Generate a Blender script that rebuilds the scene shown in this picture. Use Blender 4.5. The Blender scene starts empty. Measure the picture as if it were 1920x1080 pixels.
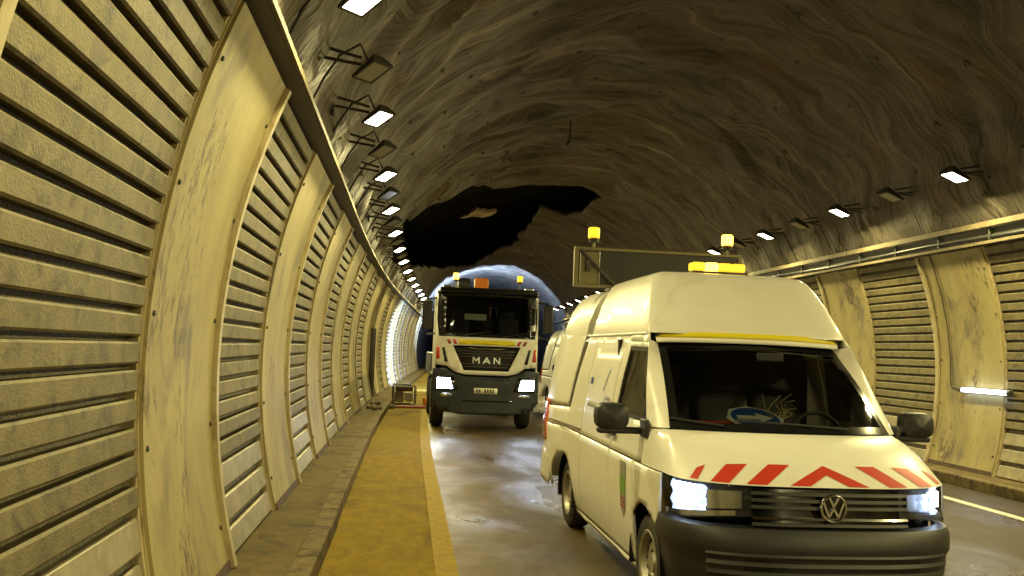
import bpy, math, random
from mathutils import Vector, Matrix, noise
from mathutils.geometry import delaunay_2d_cdt
R = math.radians
random.seed(7)
sc = bpy.context.scene
col = sc.collection

# ------------------------------------------------------------------ camera, world, exposure
F, YAW, PIT, ROL, CAMH = 1700.0, .112, .068, .040, 1.75
cd = bpy.data.cameras.new('camera'); cam = bpy.data.objects.new('camera', cd); col.objects.link(cam)
cd.sensor_width = 36; cd.lens = F/1920*36; cd.clip_start = .05; cd.clip_end = 400
fw = Vector((math.sin(YAW)*math.cos(PIT), math.cos(YAW)*math.cos(PIT), math.sin(PIT)))
rt = fw.cross(Vector((0, 0, 1))).normalized(); up = rt.cross(fw)
rt2 = rt*math.cos(ROL)+up*math.sin(ROL); up2 = up*math.cos(ROL)-rt*math.sin(ROL)
cam.matrix_world = Matrix(((rt2.x, up2.x, -fw.x, 0), (rt2.y, up2.y, -fw.y, 0), (rt2.z, up2.z, -fw.z, CAMH), (0, 0, 0, 1)))
sc.camera = cam
wd = bpy.data.worlds.new('World'); sc.world = wd; wd.use_nodes = True
nt = wd.node_tree; sky = nt.nodes.new('ShaderNodeTexSky'); sky.sky_type = 'NISHITA'; sky.sun_disc = False
sky.sun_elevation = R(-4); sky.sun_rotation = R(180)
nt.links.new(sky.outputs[0], nt.nodes['Background'].inputs[0]); nt.nodes['Background'].inputs[1].default_value = .05
sc.view_settings.view_transform = 'Standard'; sc.view_settings.look = 'None'
sc.view_settings.exposure = 0; sc.view_settings.gamma = 1
sc.cycles.use_denoising = True
sc.cycles.max_bounces = 8; sc.cycles.diffuse_bounces = 4; sc.cycles.sample_clamp_indirect = 6
sc.cycles.caustics_reflective = False; sc.cycles.caustics_refractive = False
WARM = (1, .86, .36); LAMP_W = 104.0

# ------------------------------------------------------------------ materials
MATS = {}
def mat(name, c, rough=.5, metal=0, c2=None, scale=8, contrast=(.35, .65), bump=0, bscale=60, emit=None, es=0, stretch=None, rough2=None,
        c3=None, scale3=1.5, con3=(.5, .7), coat=0, alpha=None, bdist=.01, detail=6, spec=None):
    m = bpy.data.materials.new(name); m.use_nodes = True; MATS[name] = m
    N = m.node_tree.nodes; L = m.node_tree.links; b = N['Principled BSDF']
    b.inputs['Base Color'].default_value = (*c, 1); b.inputs['Roughness'].default_value = rough; b.inputs['Metallic'].default_value = metal
    if coat: b.inputs['Coat Weight'].default_value = coat; b.inputs['Coat Roughness'].default_value = .06
    if spec is not None: b.inputs['Specular IOR Level'].default_value = spec
    if emit: b.inputs['Emission Color'].default_value = (*emit, 1); b.inputs['Emission Strength'].default_value = es
    if c2 or bump or c3 or rough2 is not None:
        tc = N.new('ShaderNodeTexCoord'); oi = N.new('ShaderNodeObjectInfo')          # each copy gets its own stains
        sh = N.new('ShaderNodeVectorMath'); sh.operation = 'MULTIPLY_ADD'; sh.inputs[1].default_value = (1, 1, 1)
        cb = N.new('ShaderNodeCombineXYZ')
        for i_, k_ in enumerate((37.0, 91.0, 53.0)):
            mm_ = N.new('ShaderNodeMath'); mm_.operation = 'MULTIPLY'; mm_.inputs[1].default_value = k_; L.new(oi.outputs['Random'], mm_.inputs[0]); L.new(mm_.outputs[0], cb.inputs[i_])
        L.new(tc.outputs['Object'], sh.inputs[0]); L.new(cb.outputs[0], sh.inputs[2]); src = sh.outputs[0]
        if stretch:
            mp = N.new('ShaderNodeMapping'); mp.inputs['Scale'].default_value = stretch; L.new(src, mp.inputs[0]); src = mp.outputs[0]
        def nz(s, d=detail, dist=0.0):
            n = N.new('ShaderNodeTexNoise'); n.inputs['Scale'].default_value = s; n.inputs['Detail'].default_value = d
            n.inputs['Roughness'].default_value = .62; n.inputs['Distortion'].default_value = dist; L.new(src, n.inputs['Vector']); return n.outputs['Fac']
        def rng(fac, a, bb, lo=0, hi=1):
            r = N.new('ShaderNodeMapRange'); r.inputs['From Min'].default_value = a; r.inputs['From Max'].default_value = bb
            r.inputs['To Min'].default_value = lo; r.inputs['To Max'].default_value = hi; L.new(fac, r.inputs[0]); return r.outputs[0]
        cur = None
        if c2:
            f = rng(nz(scale, dist=.4), *contrast)
            mx = N.new('ShaderNodeMix'); mx.data_type = 'RGBA'; mx.inputs['A'].default_value = (*c, 1); mx.inputs['B'].default_value = (*c2, 1)
            L.new(f, mx.inputs['Factor']); cur = mx.outputs['Result']
        if c3:
            f3 = rng(nz(scale3, dist=.8), *con3)
            mx = N.new('ShaderNodeMix'); mx.data_type = 'RGBA'; mx.inputs['B'].default_value = (*c3, 1)
            if cur: L.new(cur, mx.inputs['A'])
            else: mx.inputs['A'].default_value = (*c, 1)
            L.new(f3, mx.inputs['Factor']); cur = mx.outputs['Result']
        if cur: L.new(cur, b.inputs['Base Color'])
        if rough2 is not None: L.new(rng(nz(scale3*1.3, dist=.5), .42, .6, rough, rough2), b.inputs['Roughness'])
        if bump:
            bp = N.new('ShaderNodeBump'); bp.inputs['Strength'].default_value = bump; bp.inputs['Distance'].default_value = bdist
            L.new(nz(bscale), bp.inputs['Height']); L.new(bp.outputs[0], b.inputs['Normal'])
    return m
def glass(name, tint, alpha_mix, rough=.03):
    m = bpy.data.materials.new(name); m.use_nodes = True; N = m.node_tree.nodes; L = m.node_tree.links
    N.remove(N['Principled BSDF']); o = N['Material Output']
    t = N.new('ShaderNodeBsdfTransparent'); t.inputs[0].default_value = (*tint, 1)
    g = N.new('ShaderNodeBsdfGlossy'); g.inputs['Roughness'].default_value = rough
    fr = N.new('ShaderNodeFresnel'); fr.inputs[0].default_value = 1.5
    mx = N.new('ShaderNodeMixShader'); L.new(fr.outputs[0], mx.inputs[0]); L.new(t.outputs[0], mx.inputs[1]); L.new(g.outputs[0], mx.inputs[2])
    L.new(mx.outputs[0], o.inputs[0]); return m
def panel_material():
    m = mat('panel_paint', (.385, .325, .145), .6, c2=(.295, .24, .105), scale=2.2, c3=(.15, .13, .10), scale3=2.4, con3=(.52, .70), bump=.25, bscale=30, stretch=(1, 1, .35), bdist=.004)
    N = m.node_tree.nodes; L = m.node_tree.links; b = N['Principled BSDF']; lk = b.inputs['Base Color'].links[0]; cur = lk.from_socket
    mp = [n for n in N if n.type == 'MAPPING'][0].outputs[0]
    def nz(s_, d, r): n = N.new('ShaderNodeTexNoise'); n.inputs['Scale'].default_value = s_; n.inputs['Detail'].default_value = d; n.inputs['Roughness'].default_value = r; L.new(mp, n.inputs['Vector']); return n.outputs['Fac']
    big, fine = nz(1.3, 3, .5), nz(16, 9, .75)
    ad = N.new('ShaderNodeMath'); ad.operation = 'MULTIPLY_ADD'; ad.inputs[1].default_value = .9; L.new(big, ad.inputs[0]); L.new(fine, ad.inputs[2])
    rg = N.new('ShaderNodeMapRange'); rg.inputs['From Min'].default_value = 1.06; rg.inputs['From Max'].default_value = 1.15; L.new(ad.outputs[0], rg.inputs[0])
    mx = N.new('ShaderNodeMix'); mx.data_type = 'RGBA'; mx.inputs['B'].default_value = (.115, .085, .05, 1); L.new(cur, mx.inputs['A']); L.new(rg.outputs[0], mx.inputs['Factor']); L.new(mx.outputs['Result'], b.inputs['Base Color'])
    return m
M_panel = panel_material()
M_trim = mat('panel_trim', (.46, .39, .23), .5, c2=(.22, .14, .06), scale=9, contrast=(.5, .72), stretch=(1, 1, .4))
M_slat = mat('slat_metal', (.195, .163, .072), .6, .2, c2=(.12, .096, .044), scale=6, contrast=(.3, .7), c3=(.07, .054, .032), scale3=7, con3=(.5, .68), bump=.8, bscale=70, bdist=.006)
M_board = mat('board_metal', (.36, .32, .21), .5, .2, c2=(.25, .215, .14), scale=6, c3=(.14, .11, .06), scale3=3, con3=(.55, .75), bump=.2, bscale=60, bdist=.003)
M_back = mat('perforated_backing', (.22, .195, .13), .6, c2=(.06, .05, .032), scale=70, contrast=(.42, .6), bump=.4, bscale=120)
def lining_material():
    m = bpy.data.materials.new('shotcrete'); m.use_nodes = True; N = m.node_tree.nodes; L = m.node_tree.links; b = N['Principled BSDF']
    tc = N.new('ShaderNodeTexCoord')
    def noi(vec, sc_, det=8, rough=.62, dist=0):
        n = N.new('ShaderNodeTexNoise'); n.inputs['Scale'].default_value = sc_; n.inputs['Detail'].default_value = det; n.inputs['Roughness'].default_value = rough; n.inputs['Distortion'].default_value = dist
        L.new(vec, n.inputs['Vector']); return n
    def vm(op, a_, b_):
        v = N.new('ShaderNodeVectorMath'); v.operation = op
        for i, q in enumerate((a_, b_)):
            if isinstance(q, tuple): v.inputs[i].default_value = q
            else: L.new(q, v.inputs[i])
        return v.outputs[0]
    w1 = noi(tc.outputs['Object'], .28, 2).outputs['Color']; w2 = noi(tc.outputs['Object'], 1.7, 2).outputs['Color']
    p = vm('ADD', tc.outputs['Object'], vm('MULTIPLY', vm('SUBTRACT', w1, (.5, .5, .5)), (2.2, 4.2, 2.2)))
    p = vm('ADD', p, vm('MULTIPLY', vm('SUBTRACT', w2, (.5, .5, .5)), (.22, .34, .22)))
    st = vm('MULTIPLY', p, (.22, 1.9, .22))
    n1 = noi(st, 1.15, 5, .58).outputs['Fac']; n2 = noi(tc.outputs['Object'], 1.1, 6, .6).outputs['Fac']; n3 = noi(tc.outputs['Object'], 26, 5, .7).outputs['Fac']
    def ramp(f, stops):
        r = N.new('ShaderNodeValToRGB'); L.new(f, r.inputs[0]); e = r.color_ramp.elements
        while len(e) < len(stops): e.new(.5)
        for q, (t, c) in zip(e, stops): q.position = t; q.color = (*c, 1)
        return r.outputs[0]
    c1 = ramp(n1, [(.26, (.024, .020, .015)), (.40, (.09, .076, .055)), (.48, (.142, .122, .092)), (.54, (.09, .076, .057)), (.62, (.165, .142, .108)), (.76, (.34, .30, .245))])
    c2 = ramp(n2, [(.3, (.55, .5, .45)), (.5, (1, 1, 1)), (.68, (1.25, 1.05, .85))]); c3 = ramp(n3, [(.3, (.7, .7, .7)), (.7, (1.15, 1.15, 1.15))])
    def mul(a_, b_):
        x = N.new('ShaderNodeMix'); x.data_type = 'RGBA'; x.blend_type = 'MULTIPLY'; x.inputs['Factor'].default_value = 1; L.new(a_, x.inputs['A']); L.new(b_, x.inputs['B']); return x.outputs['Result']
    L.new(mul(mul(c1, c2), c3), b.inputs['Base Color']); b.inputs['Roughness'].default_value = .62
    b1 = N.new('ShaderNodeBump'); b1.inputs['Strength'].default_value = 1; b1.inputs['Distance'].default_value = .20; L.new(n1, b1.inputs['Height'])
    b2 = N.new('ShaderNodeBump'); b2.inputs['Strength'].default_value = .6; b2.inputs['Distance'].default_value = .012; L.new(n3, b2.inputs['Height']); L.new(b1.outputs[0], b2.inputs['Normal'])
    L.new(b2.outputs[0], b.inputs['Normal']); return m
M_lining = lining_material()
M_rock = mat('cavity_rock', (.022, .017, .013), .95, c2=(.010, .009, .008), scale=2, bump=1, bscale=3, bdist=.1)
M_chunk = mat('pale_rock', (.72, .60, .46), .9, c2=(.3, .24, .18), scale=4, bump=.6, bscale=12, bdist=.03)
def road_material():
    m = mat('asphalt', (.060, .041, .015), .58, c2=(.032, .022, .010), scale=60, contrast=(.38, .62), c3=(.068, .045, .016), scale3=.5, con3=(.4, .7), bump=.8, bscale=200, bdist=.005, rough2=.27, stretch=(1, .45, 1), spec=.26)
    N = m.node_tree.nodes; L = m.node_tree.links; b = N['Principled BSDF']; cur = b.inputs['Base Color'].links[0].from_socket
    tc = N.new('ShaderNodeTexCoord'); sx = N.new('ShaderNodeSeparateXYZ'); L.new(tc.outputs['Object'], sx.inputs[0])
    n = N.new('ShaderNodeTexNoise'); n.inputs['Scale'].default_value = .9; n.inputs['Detail'].default_value = 7; L.new(tc.outputs['Object'], n.inputs['Vector'])
    ad = N.new('ShaderNodeMath'); ad.operation = 'MULTIPLY_ADD'; ad.inputs[1].default_value = 3.2; L.new(n.outputs['Fac'], ad.inputs[0]); L.new(sx.outputs[0], ad.inputs[2])
    rg = N.new('ShaderNodeMapRange'); rg.inputs['From Min'].default_value = 3.4; rg.inputs['From Max'].default_value = 1.9; L.new(ad.outputs[0], rg.inputs[0])
    mx = N.new('ShaderNodeMix'); mx.data_type = 'RGBA'; mx.inputs['B'].default_value = (.135, .088, .018, 1); L.new(cur, mx.inputs['A']); L.new(rg.outputs[0], mx.inputs['Factor']); L.new(mx.outputs['Result'], b.inputs['Base Color'])
    return m
M_road = road_material()
M_gutter = mat('dusty_gutter', (.255, .175, .018), .9, c2=(.18, .12, .014), scale=9, c3=(.085, .058, .018), scale3=1.0, con3=(.49, .70), bump=.4, bscale=120, bdist=.004, spec=.12, stretch=(1, .5, 1))
M_walk = mat('walkway_concrete', (.15, .11, .04), .9, spec=.2, c2=(.105, .08, .038), scale=5, c3=(.05, .042, .03), scale3=1.8, con3=(.52, .68), bump=.7, bscale=40, bdist=.01)
M_kerb = mat('kerb_concrete', (.19, .145, .062), .85, spec=.25, c2=(.12, .09, .042), scale=9, c3=(.05, .04, .024), scale3=3, con3=(.5, .66), bump=.8, bscale=45, bdist=.012)
M_line = mat('road_paint', (.34, .235, .016), .8, spec=.2, c2=(.25, .17, .02), scale=10, c3=(.15, .11, .06), scale3=3.5, con3=(.56, .72), bump=.2, bscale=120)
M_linew = mat('road_paint_clean', (.72, .68, .55), .5, c2=(.5, .46, .36), scale=10)
M_dark = mat('dark_steel', (.035, .035, .032), .5, c2=(.06, .055, .045), scale=12)
M_rail = mat('zinc_rail', (.17, .135, .07), .75, 0, c2=(.10, .076, .04), scale=10)
M_lens_on = mat('lamp_lens_lit', (.9, .9, .85), .3, emit=(1, .93, .66), es=26)
M_lens_off = mat('lamp_lens_unlit', (.30, .30, .28), .15)
M_tube = mat('tube_light', (.9, .9, .95), .3, emit=(.62, .76, 1), es=9)
M_white = mat('van_paint', (.85, .845, .79), .34, coat=.35, c2=(.78, .755, .67), scale=1.4, c3=(.62, .57, .46), scale3=1.8, con3=(.60, .80))
M_black = mat('black_plastic', (.016, .016, .018), .48, bump=.12, bscale=300, bdist=.002, c2=(.028, .027, .025), scale=5)
M_trimblk = mat('gloss_black', (.010, .010, .011), .15)
M_int = mat('interior_grey', (.018, .018, .02), .75)
M_dash = mat('dashboard', (.05, .048, .045), .7)
M_chrome = mat('chrome', (.75, .75, .74), .12, 1)
M_red = mat('red_sticker', (.55, .045, .02), .4)
M_yel = mat('yellow_band', (.80, .66, .02), .35)
M_blue = mat('blue_print', (.02, .07, .28), .4)
M_signblue = mat('sign_blue', (.015, .10, .42), .4)
M_signwhite = mat('sign_white', (.8, .8, .76), .4)
M_green = mat('green_print', (.16, .30, .05), .4)
M_grey = mat('grey_print', (.30, .29, .27), .4)
M_tyre = mat('tyre_rubber', (.02, .02, .02), .8, c2=(.05, .045, .035), scale=9)
M_rim = mat('steel_rim', (.45, .43, .38), .4, .6, c2=(.3, .27, .2), scale=10)
M_glass = glass('window_glass', (.86, .89, .85), 0)
M_tglass = glass('truck_glass', (.50, .54, .58), 0)
M_clear = glass('lamp_cover', (.96, .97, 1), 0)
M_led = mat('headlamp_lit', (.9, .92, 1), .2, emit=(.72, .84, 1), es=45)
M_ledsoft = mat('headlamp_bowl_lit', (.8, .85, .95), .15, .6, emit=(.55, .72, 1), es=1.6, c2=(.3, .33, .4), scale=40)
M_refl = mat('reflector', (.6, .62, .66), .18, .9)
M_redlens = mat('tail_red', (.58, .085, .02), .2, coat=.4)
M_greylens = mat('tail_grey', (.25, .22, .2), .2, coat=.4)
M_amber_on = mat('amber_lit', (.9, .5, .05), .3, emit=(1, .60, .06), es=7)
M_amber_dim = mat('amber_dim', (.9, .5, .05), .3, emit=(1, .62, .03), es=1.2)
M_bronze = mat('sign_back', (.016, .015, .013), .45, 0, c2=(.03, .027, .022), scale=3)
M_olive = mat('board_frame', (.20, .175, .09), .5, .3)
M_navy = mat('truck_bumper', (.018, .023, .034), .38, c2=(.035, .04, .05), scale=3)
M_brown = mat('rusty_door', (.09, .05, .03), .75, c2=(.05, .03, .02), scale=6)
M_orange = mat('orange_plastic', (.75, .22, .02), .5)
M_redpipe = mat('red_pipe', (.30, .04, .03), .5)
M_cream = mat('plate_cream', (.7, .68, .5), .4)
M_stone = mat('rubble_stone', (.22, .18, .12), .9, c2=(.12, .1, .07), scale=12, bump=.6, bscale=30)
M_twig = mat('straw', (.5, .4, .2), .8)

# ------------------------------------------------------------------ mesh helpers
class MB:
    def __init__(s): s.v = []; s.f = []
    def add(s, vs, fs):
        o = len(s.v); s.v += [tuple(p) for p in vs]; s.f += [tuple(i+o for i in f) for f in fs]; return s
    def box(s, c, d, m=None):
        vs = [Vector((c[0]+sx*d[0]/2, c[1]+sy*d[1]/2, c[2]+sz*d[2]/2)) for sx in (-1, 1) for sy in (-1, 1) for sz in (-1, 1)]
        if m: vs = [m @ p for p in vs]
        return s.add(vs, [(0, 1, 3, 2), (4, 6, 7, 5), (0, 4, 5, 1), (2, 3, 7, 6), (0, 2, 6, 4), (1, 5, 7, 3)])
    def tube(s, pts, r, n=8, close=True):
        pts = [Vector(p) for p in pts]; rs = r if isinstance(r, (list, tuple)) else [r]*len(pts); rings = []
        for i, p in enumerate(pts):
            t = (pts[min(i+1, len(pts)-1)]-pts[max(i-1, 0)]).normalized()
            a = t.cross(Vector((0, 0, 1)) if abs(t.z) < .9 else Vector((1, 0, 0))).normalized(); b = t.cross(a)
            rings.append([p+(a*math.cos(k*2*math.pi/n)+b*math.sin(k*2*math.pi/n))*rs[i] for k in range(n)])
        vs = [q for g in rings for q in g]; fs = []
        for i in range(len(pts)-1):
            for k in range(n): fs.append((i*n+k, i*n+(k+1) % n, (i+1)*n+(k+1) % n, (i+1)*n+k))
        if close: fs += [tuple(range(n))[::-1], tuple((len(pts)-1)*n+k for k in range(n))]
        return s.add(vs, fs)
    def lathe(s, prof, axis='y', n=28, c=(0, 0, 0), seg=None):
        vs = []; fs = []; c = Vector(c)
        for (r, h) in prof:
            for k in range(n):
                a = 2*math.pi*k/n; x, z = r*math.cos(a), r*math.sin(a)
                vs.append(c+(Vector((x, h, z)) if axis == 'y' else Vector((x, z, h)) if axis == 'z' else Vector((h, x, z))))
        for i in range(len(prof)-1):
            for k in range(n): fs.append((i*n+k, i*n+(k+1) % n, (i+1)*n+(k+1) % n, (i+1)*n+k))
        return s.add(vs, fs)
    def grid(s, fn, us, vs_):
        vs = [fn(u, v) for u in us for v in vs_]; n = len(vs_)
        return s.add(vs, [(i*n+j, (i+1)*n+j, (i+1)*n+j+1, i*n+j+1) for i in range(len(us)-1) for j in range(n-1)])
    def prism(s, poly, fn, d0, d1):
        n = len(poly); vs = [fn(p, d0) for p in poly]+[fn(p, d1) for p in poly]
        return s.add(vs, [tuple(range(n)), tuple(range(2*n-1, n-1, -1))]+[(i, (i+1) % n, n+(i+1) % n, n+i) for i in range(n)])
    def mesh(s, name, m, smooth=True):
        me = bpy.data.meshes.new(name); me.from_pydata(s.v, [], s.f); me.materials.append(m)
        if smooth:
            me.polygons.foreach_set('use_smooth', [True]*len(me.polygons))
            try: me.set_sharp_from_angle(angle=R(35))
            except Exception: pass
        me.update(); return me
    def build(s, name, m, parent=None, smooth=True, bevel=0, solid=0, recalc=True):
        import bmesh
        me = s.mesh(name, m, False)
        if recalc:
            bm = bmesh.new(); bm.from_mesh(me); bmesh.ops.recalc_face_normals(bm, faces=bm.faces); bm.to_mesh(me); bm.free()
        if smooth:
            me.polygons.foreach_set('use_smooth', [True]*len(me.polygons)); me.set_sharp_from_angle(angle=R(35))
        return link(name, me, parent, bevel, solid)
def link(name, me, parent=None, bevel=0, solid=0):
    o = bpy.data.objects.new(name, me); col.objects.link(o); o.parent = parent
    if solid: md = o.modifiers.new('solid', 'SOLIDIFY'); md.thickness = abs(solid); md.offset = -1 if solid > 0 else 1
    if bevel: md = o.modifiers.new('bevel', 'BEVEL'); md.width = bevel; md.segments = 2; md.limit_method = 'ANGLE'
    return o
def box(name, c, d, m, parent=None, bevel=0, mtx=None): return MB().box(c, d, mtx).build(name, m, parent, bevel=bevel)
def tag(o, label, cat, group=None):
    o['label'] = label; o['category'] = cat
    if group: o['group'] = group
    return o
def empty(name, loc=(0, 0, 0), rz=0):
    o = bpy.data.objects.new(name, None); col.objects.link(o); o.location = loc; o.rotation_euler = (0, 0, rz); o.empty_display_size = .2; return o
def thing(name, label, cat, loc=(0, 0, 0), rz=0, group=None): return tag(empty(name, loc, rz), label, cat, group)
def struct(o): o['kind'] = 'structure'; return o
def stuff(o): o['kind'] = 'stuff'; return o
def copy_tree(o, parent=None):
    c = o.copy(); col.objects.link(c); c.parent = parent
    for ch in [q for q in o.children]: copy_tree(ch, c)
    return c
def inpoly(p, poly):
    x, y = p; r = False; j = len(poly)-1
    for i in range(len(poly)):
        a, b = poly[i], poly[j]
        if (a[1] > y) != (b[1] > y) and x < (b[0]-a[0])*(y-a[1])/(b[1]-a[1])+a[0]: r = not r
        j = i
    return r
def dens(poly, st):
    out = []
    for i in range(len(poly)):
        a = Vector(poly[i]); b = Vector(poly[(i+1) % len(poly)]); n = max(1, int((b-a).length/st))
        out += [tuple(a.lerp(b, k/n)) for k in range(n)]
    return out
def panel(mb, outline, fn, st=.07, holes=(), flip=False):
    o = dens(outline, st); hs = [dens(h, st) for h in holes]; pts = [Vector(p) for p in o]; ed = [(i, (i+1) % len(o)) for i in range(len(o))]
    for h in hs: k = len(pts); pts += [Vector(p) for p in h]; ed += [(k+i, k+(i+1) % len(h)) for i in range(len(h))]
    x0, x1 = min(p[0] for p in o), max(p[0] for p in o); y0, y1 = min(p[1] for p in o), max(p[1] for p in o)
    i = x0+st*.5
    while i < x1:
        j = y0+st*.5
        while j < y1:
            if inpoly((i, j), o) and not any(inpoly((i, j), h) for h in hs) and min((Vector((i, j))-q).length_squared for q in pts[:len(o)]) > (st*.4)**2: pts.append(Vector((i, j)))
            j += st
        i += st
    r = delaunay_2d_cdt(pts, ed, [], 0, 1e-6)
    fs = []
    for f in r[2]:
        c = sum((r[0][k] for k in f), Vector((0, 0)))/len(f)
        if inpoly(c, o) and not any(inpoly(c, h) for h in hs): fs.append(tuple(f)[::-1] if flip else tuple(f))
    return mb.add([fn(*p) for p in r[0]], fs)

# ------------------------------------------------------------------ tunnel frame: axis follows the gentle right-hand bend
CX, CZ, RP = 3.79, 1.6, 5.15
def off(Y): return 0 if Y < 13 else ((Y-13)**2/860 if Y < 35 else .563+.0512*(Y-35))
def slope(Y): return 0 if Y < 13 else ((Y-13)/430 if Y < 35 else .0512)
YS = [-24+i*2.0 for i in range(19)]+[14+i*1.0 for i in range(30)]+[44+i*4 for i in range(19)]
def ribbon(name, prof, m, ys=YS, dz=0):       # sweeps a cross-section polyline (X, Z) along the tunnel
    mb = MB(); mb.grid(lambda i, p: (prof[p][0]+off(ys[i]), ys[i], prof[p][1]+dz), range(len(ys)), range(len(prof)))
    return mb.build(name, m, recalc=False)
ground = struct(ribbon('ground', [(-3, -.02), (11, -.02)], M_walk))
struct(ribbon('road', [(.34, 0), (8.22, 0)], M_road))
struct(ribbon('road_gutter', [(-.62, -.004), (.36, -.004)], M_gutter))
w = ribbon('walkway', [(-1.75, .15), (-.66, .15), (-.615, .13), (-.60, -.01)], M_walk); struct(w)
w = ribbon('walkway', [(8.20, -.01), (8.215, .13), (8.26, .15), (9.5, .15)], M_walk); struct(w)
kerb_mesh = MB().box((0, 0, .075), (.17, .988, .165)).mesh('kerb_stone', M_kerb, False)
for x, wk in ((-.672, 'walkway'), (8.285, 'walkway.001')):
    for k in range(28):
        y = 3.0+k*1.0; o = link('kerb_stone', kerb_mesh, bpy.data.objects[wk], bevel=.018)
        o.location = (x+off(y+.5)+random.uniform(-.006, .006), y+.5, random.uniform(-.004, .004)); o.rotation_euler = (0, R(random.uniform(-.6, .6)), -slope(y+.5)+R(random.uniform(-.25, .25)))
struct(ribbon('road_line', [(.30, .004), (.48, .004)], M_line, ys=[y for y in YS]))
struct(ribbon('road_line', [(7.21, .004), (7.36, .004)], M_linew))

# sprayed lining with a torn-open hole
HOLE = [(150, 27.9), (146, 25.2), (142, 23.5), (134, 23.75), (128, 25.2), (122.6, 25.5), (117, 25.5), (106.6, 28.05), (96, 28.25), (86.5, 28.05), (79.3, 27.35), (73.2, 27.15), (70.6, 27.65),
        (72, 29.8), (71.6, 31.9), (77.7, 33.0), (85.2, 33.15), (86.6, 37.6), (89, 44.75), (102.4, 51.9), (110.4, 54.1), (128.6, 47.2), (142.2, 36.5)]
RL = 5.36
def wrinkle(th, Y):
    wv = noise.noise(Vector((th*.045, Y*.35, 3)))*1.6+noise.noise(Vector((th*.12, Y*.9, 8)))*.35
    a = noise.noise(Vector((th*.03+5, Y*2.1+wv*2.6, 0)))*.05
    b = noise.noise(Vector((th*.03, Y*.7+wv*1.3, 9)))*.12
    c = abs(noise.noise(Vector((th*.05+20, Y*1.3+wv*2.4, 4))))*-.09
    return a*1.5+b*1.25+c*1.3+noise.noise(Vector((th*.25, Y*3, 2)))*.018
def lining_pt(th, Y, d=0):
    r = RL+(wrinkle(th, Y) if 24 < th < 156 else wrinkle(th, Y)*.25)+d
    if th < 22 or th > 158: r = max(r, RL)
    return (CX+off(Y)+r*math.cos(R(th)), Y, CZ+r*math.sin(R(th)))
def build_lining():
    ys = []; y = -24.0
    while y < 110:
        ys.append(y); y += .8 if y < 2 else .14 if y < 34 else .3 if y < 60 else 1.5
    ths = [-18+i*6 for i in range(7)]+[20+i*1.4 for i in range(101)]+[162+i*6 for i in range(7)]
    nT = len(ths); vs = []; fs = []; ins = []; moved = set()
    HD = [(a+noise.noise(Vector((a*.4, b*1.1, 1)))*2.4, b+noise.noise(Vector((a*.3, b*.9, 7)))*.45) for a, b in dens(HOLE, 1.2)]
    for Y in ys:
        for th in ths:
            t2, y2 = th, Y
            jt = noise.noise(Vector((th*.15, Y*.6, 1)))*2.2; jy = noise.noise(Vector((th*.1, Y*.5, 7)))*.5
            vs.append(lining_pt(t2, y2)); ins.append((22 < Y < 56 and 66 < th < 154 and inpoly((th, Y), HD)))
    def near(th, Y):
        best = None
        for a, b in zip(HD, HD[1:]+HD[:1]):
            ax, ay, bx, by = a[0]*.093, a[1], b[0]*.093, b[1]; px, py = th*.093, Y
            dx, dy = bx-ax, by-ay; u = max(0, min(1, ((px-ax)*dx+(py-ay)*dy)/(dx*dx+dy*dy+1e-9))); qx, qy = ax+dx*u, ay+dy*u; d = (qx-px)**2+(qy-py)**2
            if best is None or d < best[0]: best = (d, qx/.093, qy)
        return best
    for i in range(len(ys)-1):
        for j in range(nT-1):
            qq = (i*nT+j, i*nT+j+1, (i+1)*nT+j+1, (i+1)*nT+j); n_in = sum(ins[k] for k in qq)
            if 0 < n_in < 4:
                for k in qq:
                    if ins[k] and k not in moved:
                        moved.add(k); d, a, b = near(ths[k % nT], ys[k//nT]); vs[k] = lining_pt(a, b)
    for i in range(len(ys)-1):
        for j in range(nT-1):
            q = (i*nT+j, i*nT+j+1, (i+1)*nT+j+1, (i+1)*nT+j)
            if not all(ins[k] for k in q): fs.append(q)
    o = MB(); o.add(vs, fs); ob = o.build('tunnel_lining', M_lining, recalc=False, solid=-.16 if False else .16); struct(ob)
    # cavity of dark rock above the hole
    mb = MB(); th_s = [58+i*4 for i in range(26)]; y_s = [20+i*1.2 for i in range(32)]
    def cv(th, Y):
        e = min(1, max(0, min((th-60)/16, (156-th)/14, (Y-21)/4, (56-Y)/4)))
        d = .30+2.6*math.sqrt(e)+noise.noise(Vector((th*.09, Y*.5, 0)))*.9*e
        return lining_pt(th, Y, d)
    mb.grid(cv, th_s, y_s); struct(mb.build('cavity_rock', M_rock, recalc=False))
build_lining()
bolt = MB().lathe([(.06, -.01), (.055, .008), (.022, .014), (.016, .03), (.001, .034)], 'z', 10).mesh('rock_bolt', M_lining)
lining = bpy.data.objects['tunnel_lining']; rb = random.Random(11)
for iy in range(14):
    for it in range(9):
        th, Y = 32+it*14+(7 if iy % 2 else 0)+rb.uniform(-2, 2), 6.5+iy*1.45+rb.uniform(-.2, .2)
        if th > 152 or inpoly((th, Y), HOLE): continue
        p = Vector(lining_pt(th, Y)); o = link('rock_bolt', bolt, lining); o.location = p
        o.rotation_euler = Vector((-math.cos(R(th)), 0, -math.sin(R(th)))).to_track_quat('Z', 'Y').to_euler()
mb = MB(); pc = Vector(lining_pt(111, 32, .1)); ch = []
ch = [(-1.25, -.1), (-1.0, -.32), (-.75, -.35), (-.55, -.72), (-.25, -.78), (.0, -.5), (.35, -.35), (.6, -.12), (1.0, .05), (1.3, .3), (1.45, .62), (1.2, .72), (.85, .6), (.4, .5), (.0, .42), (-.35, .18), (-.8, .12)]
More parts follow.
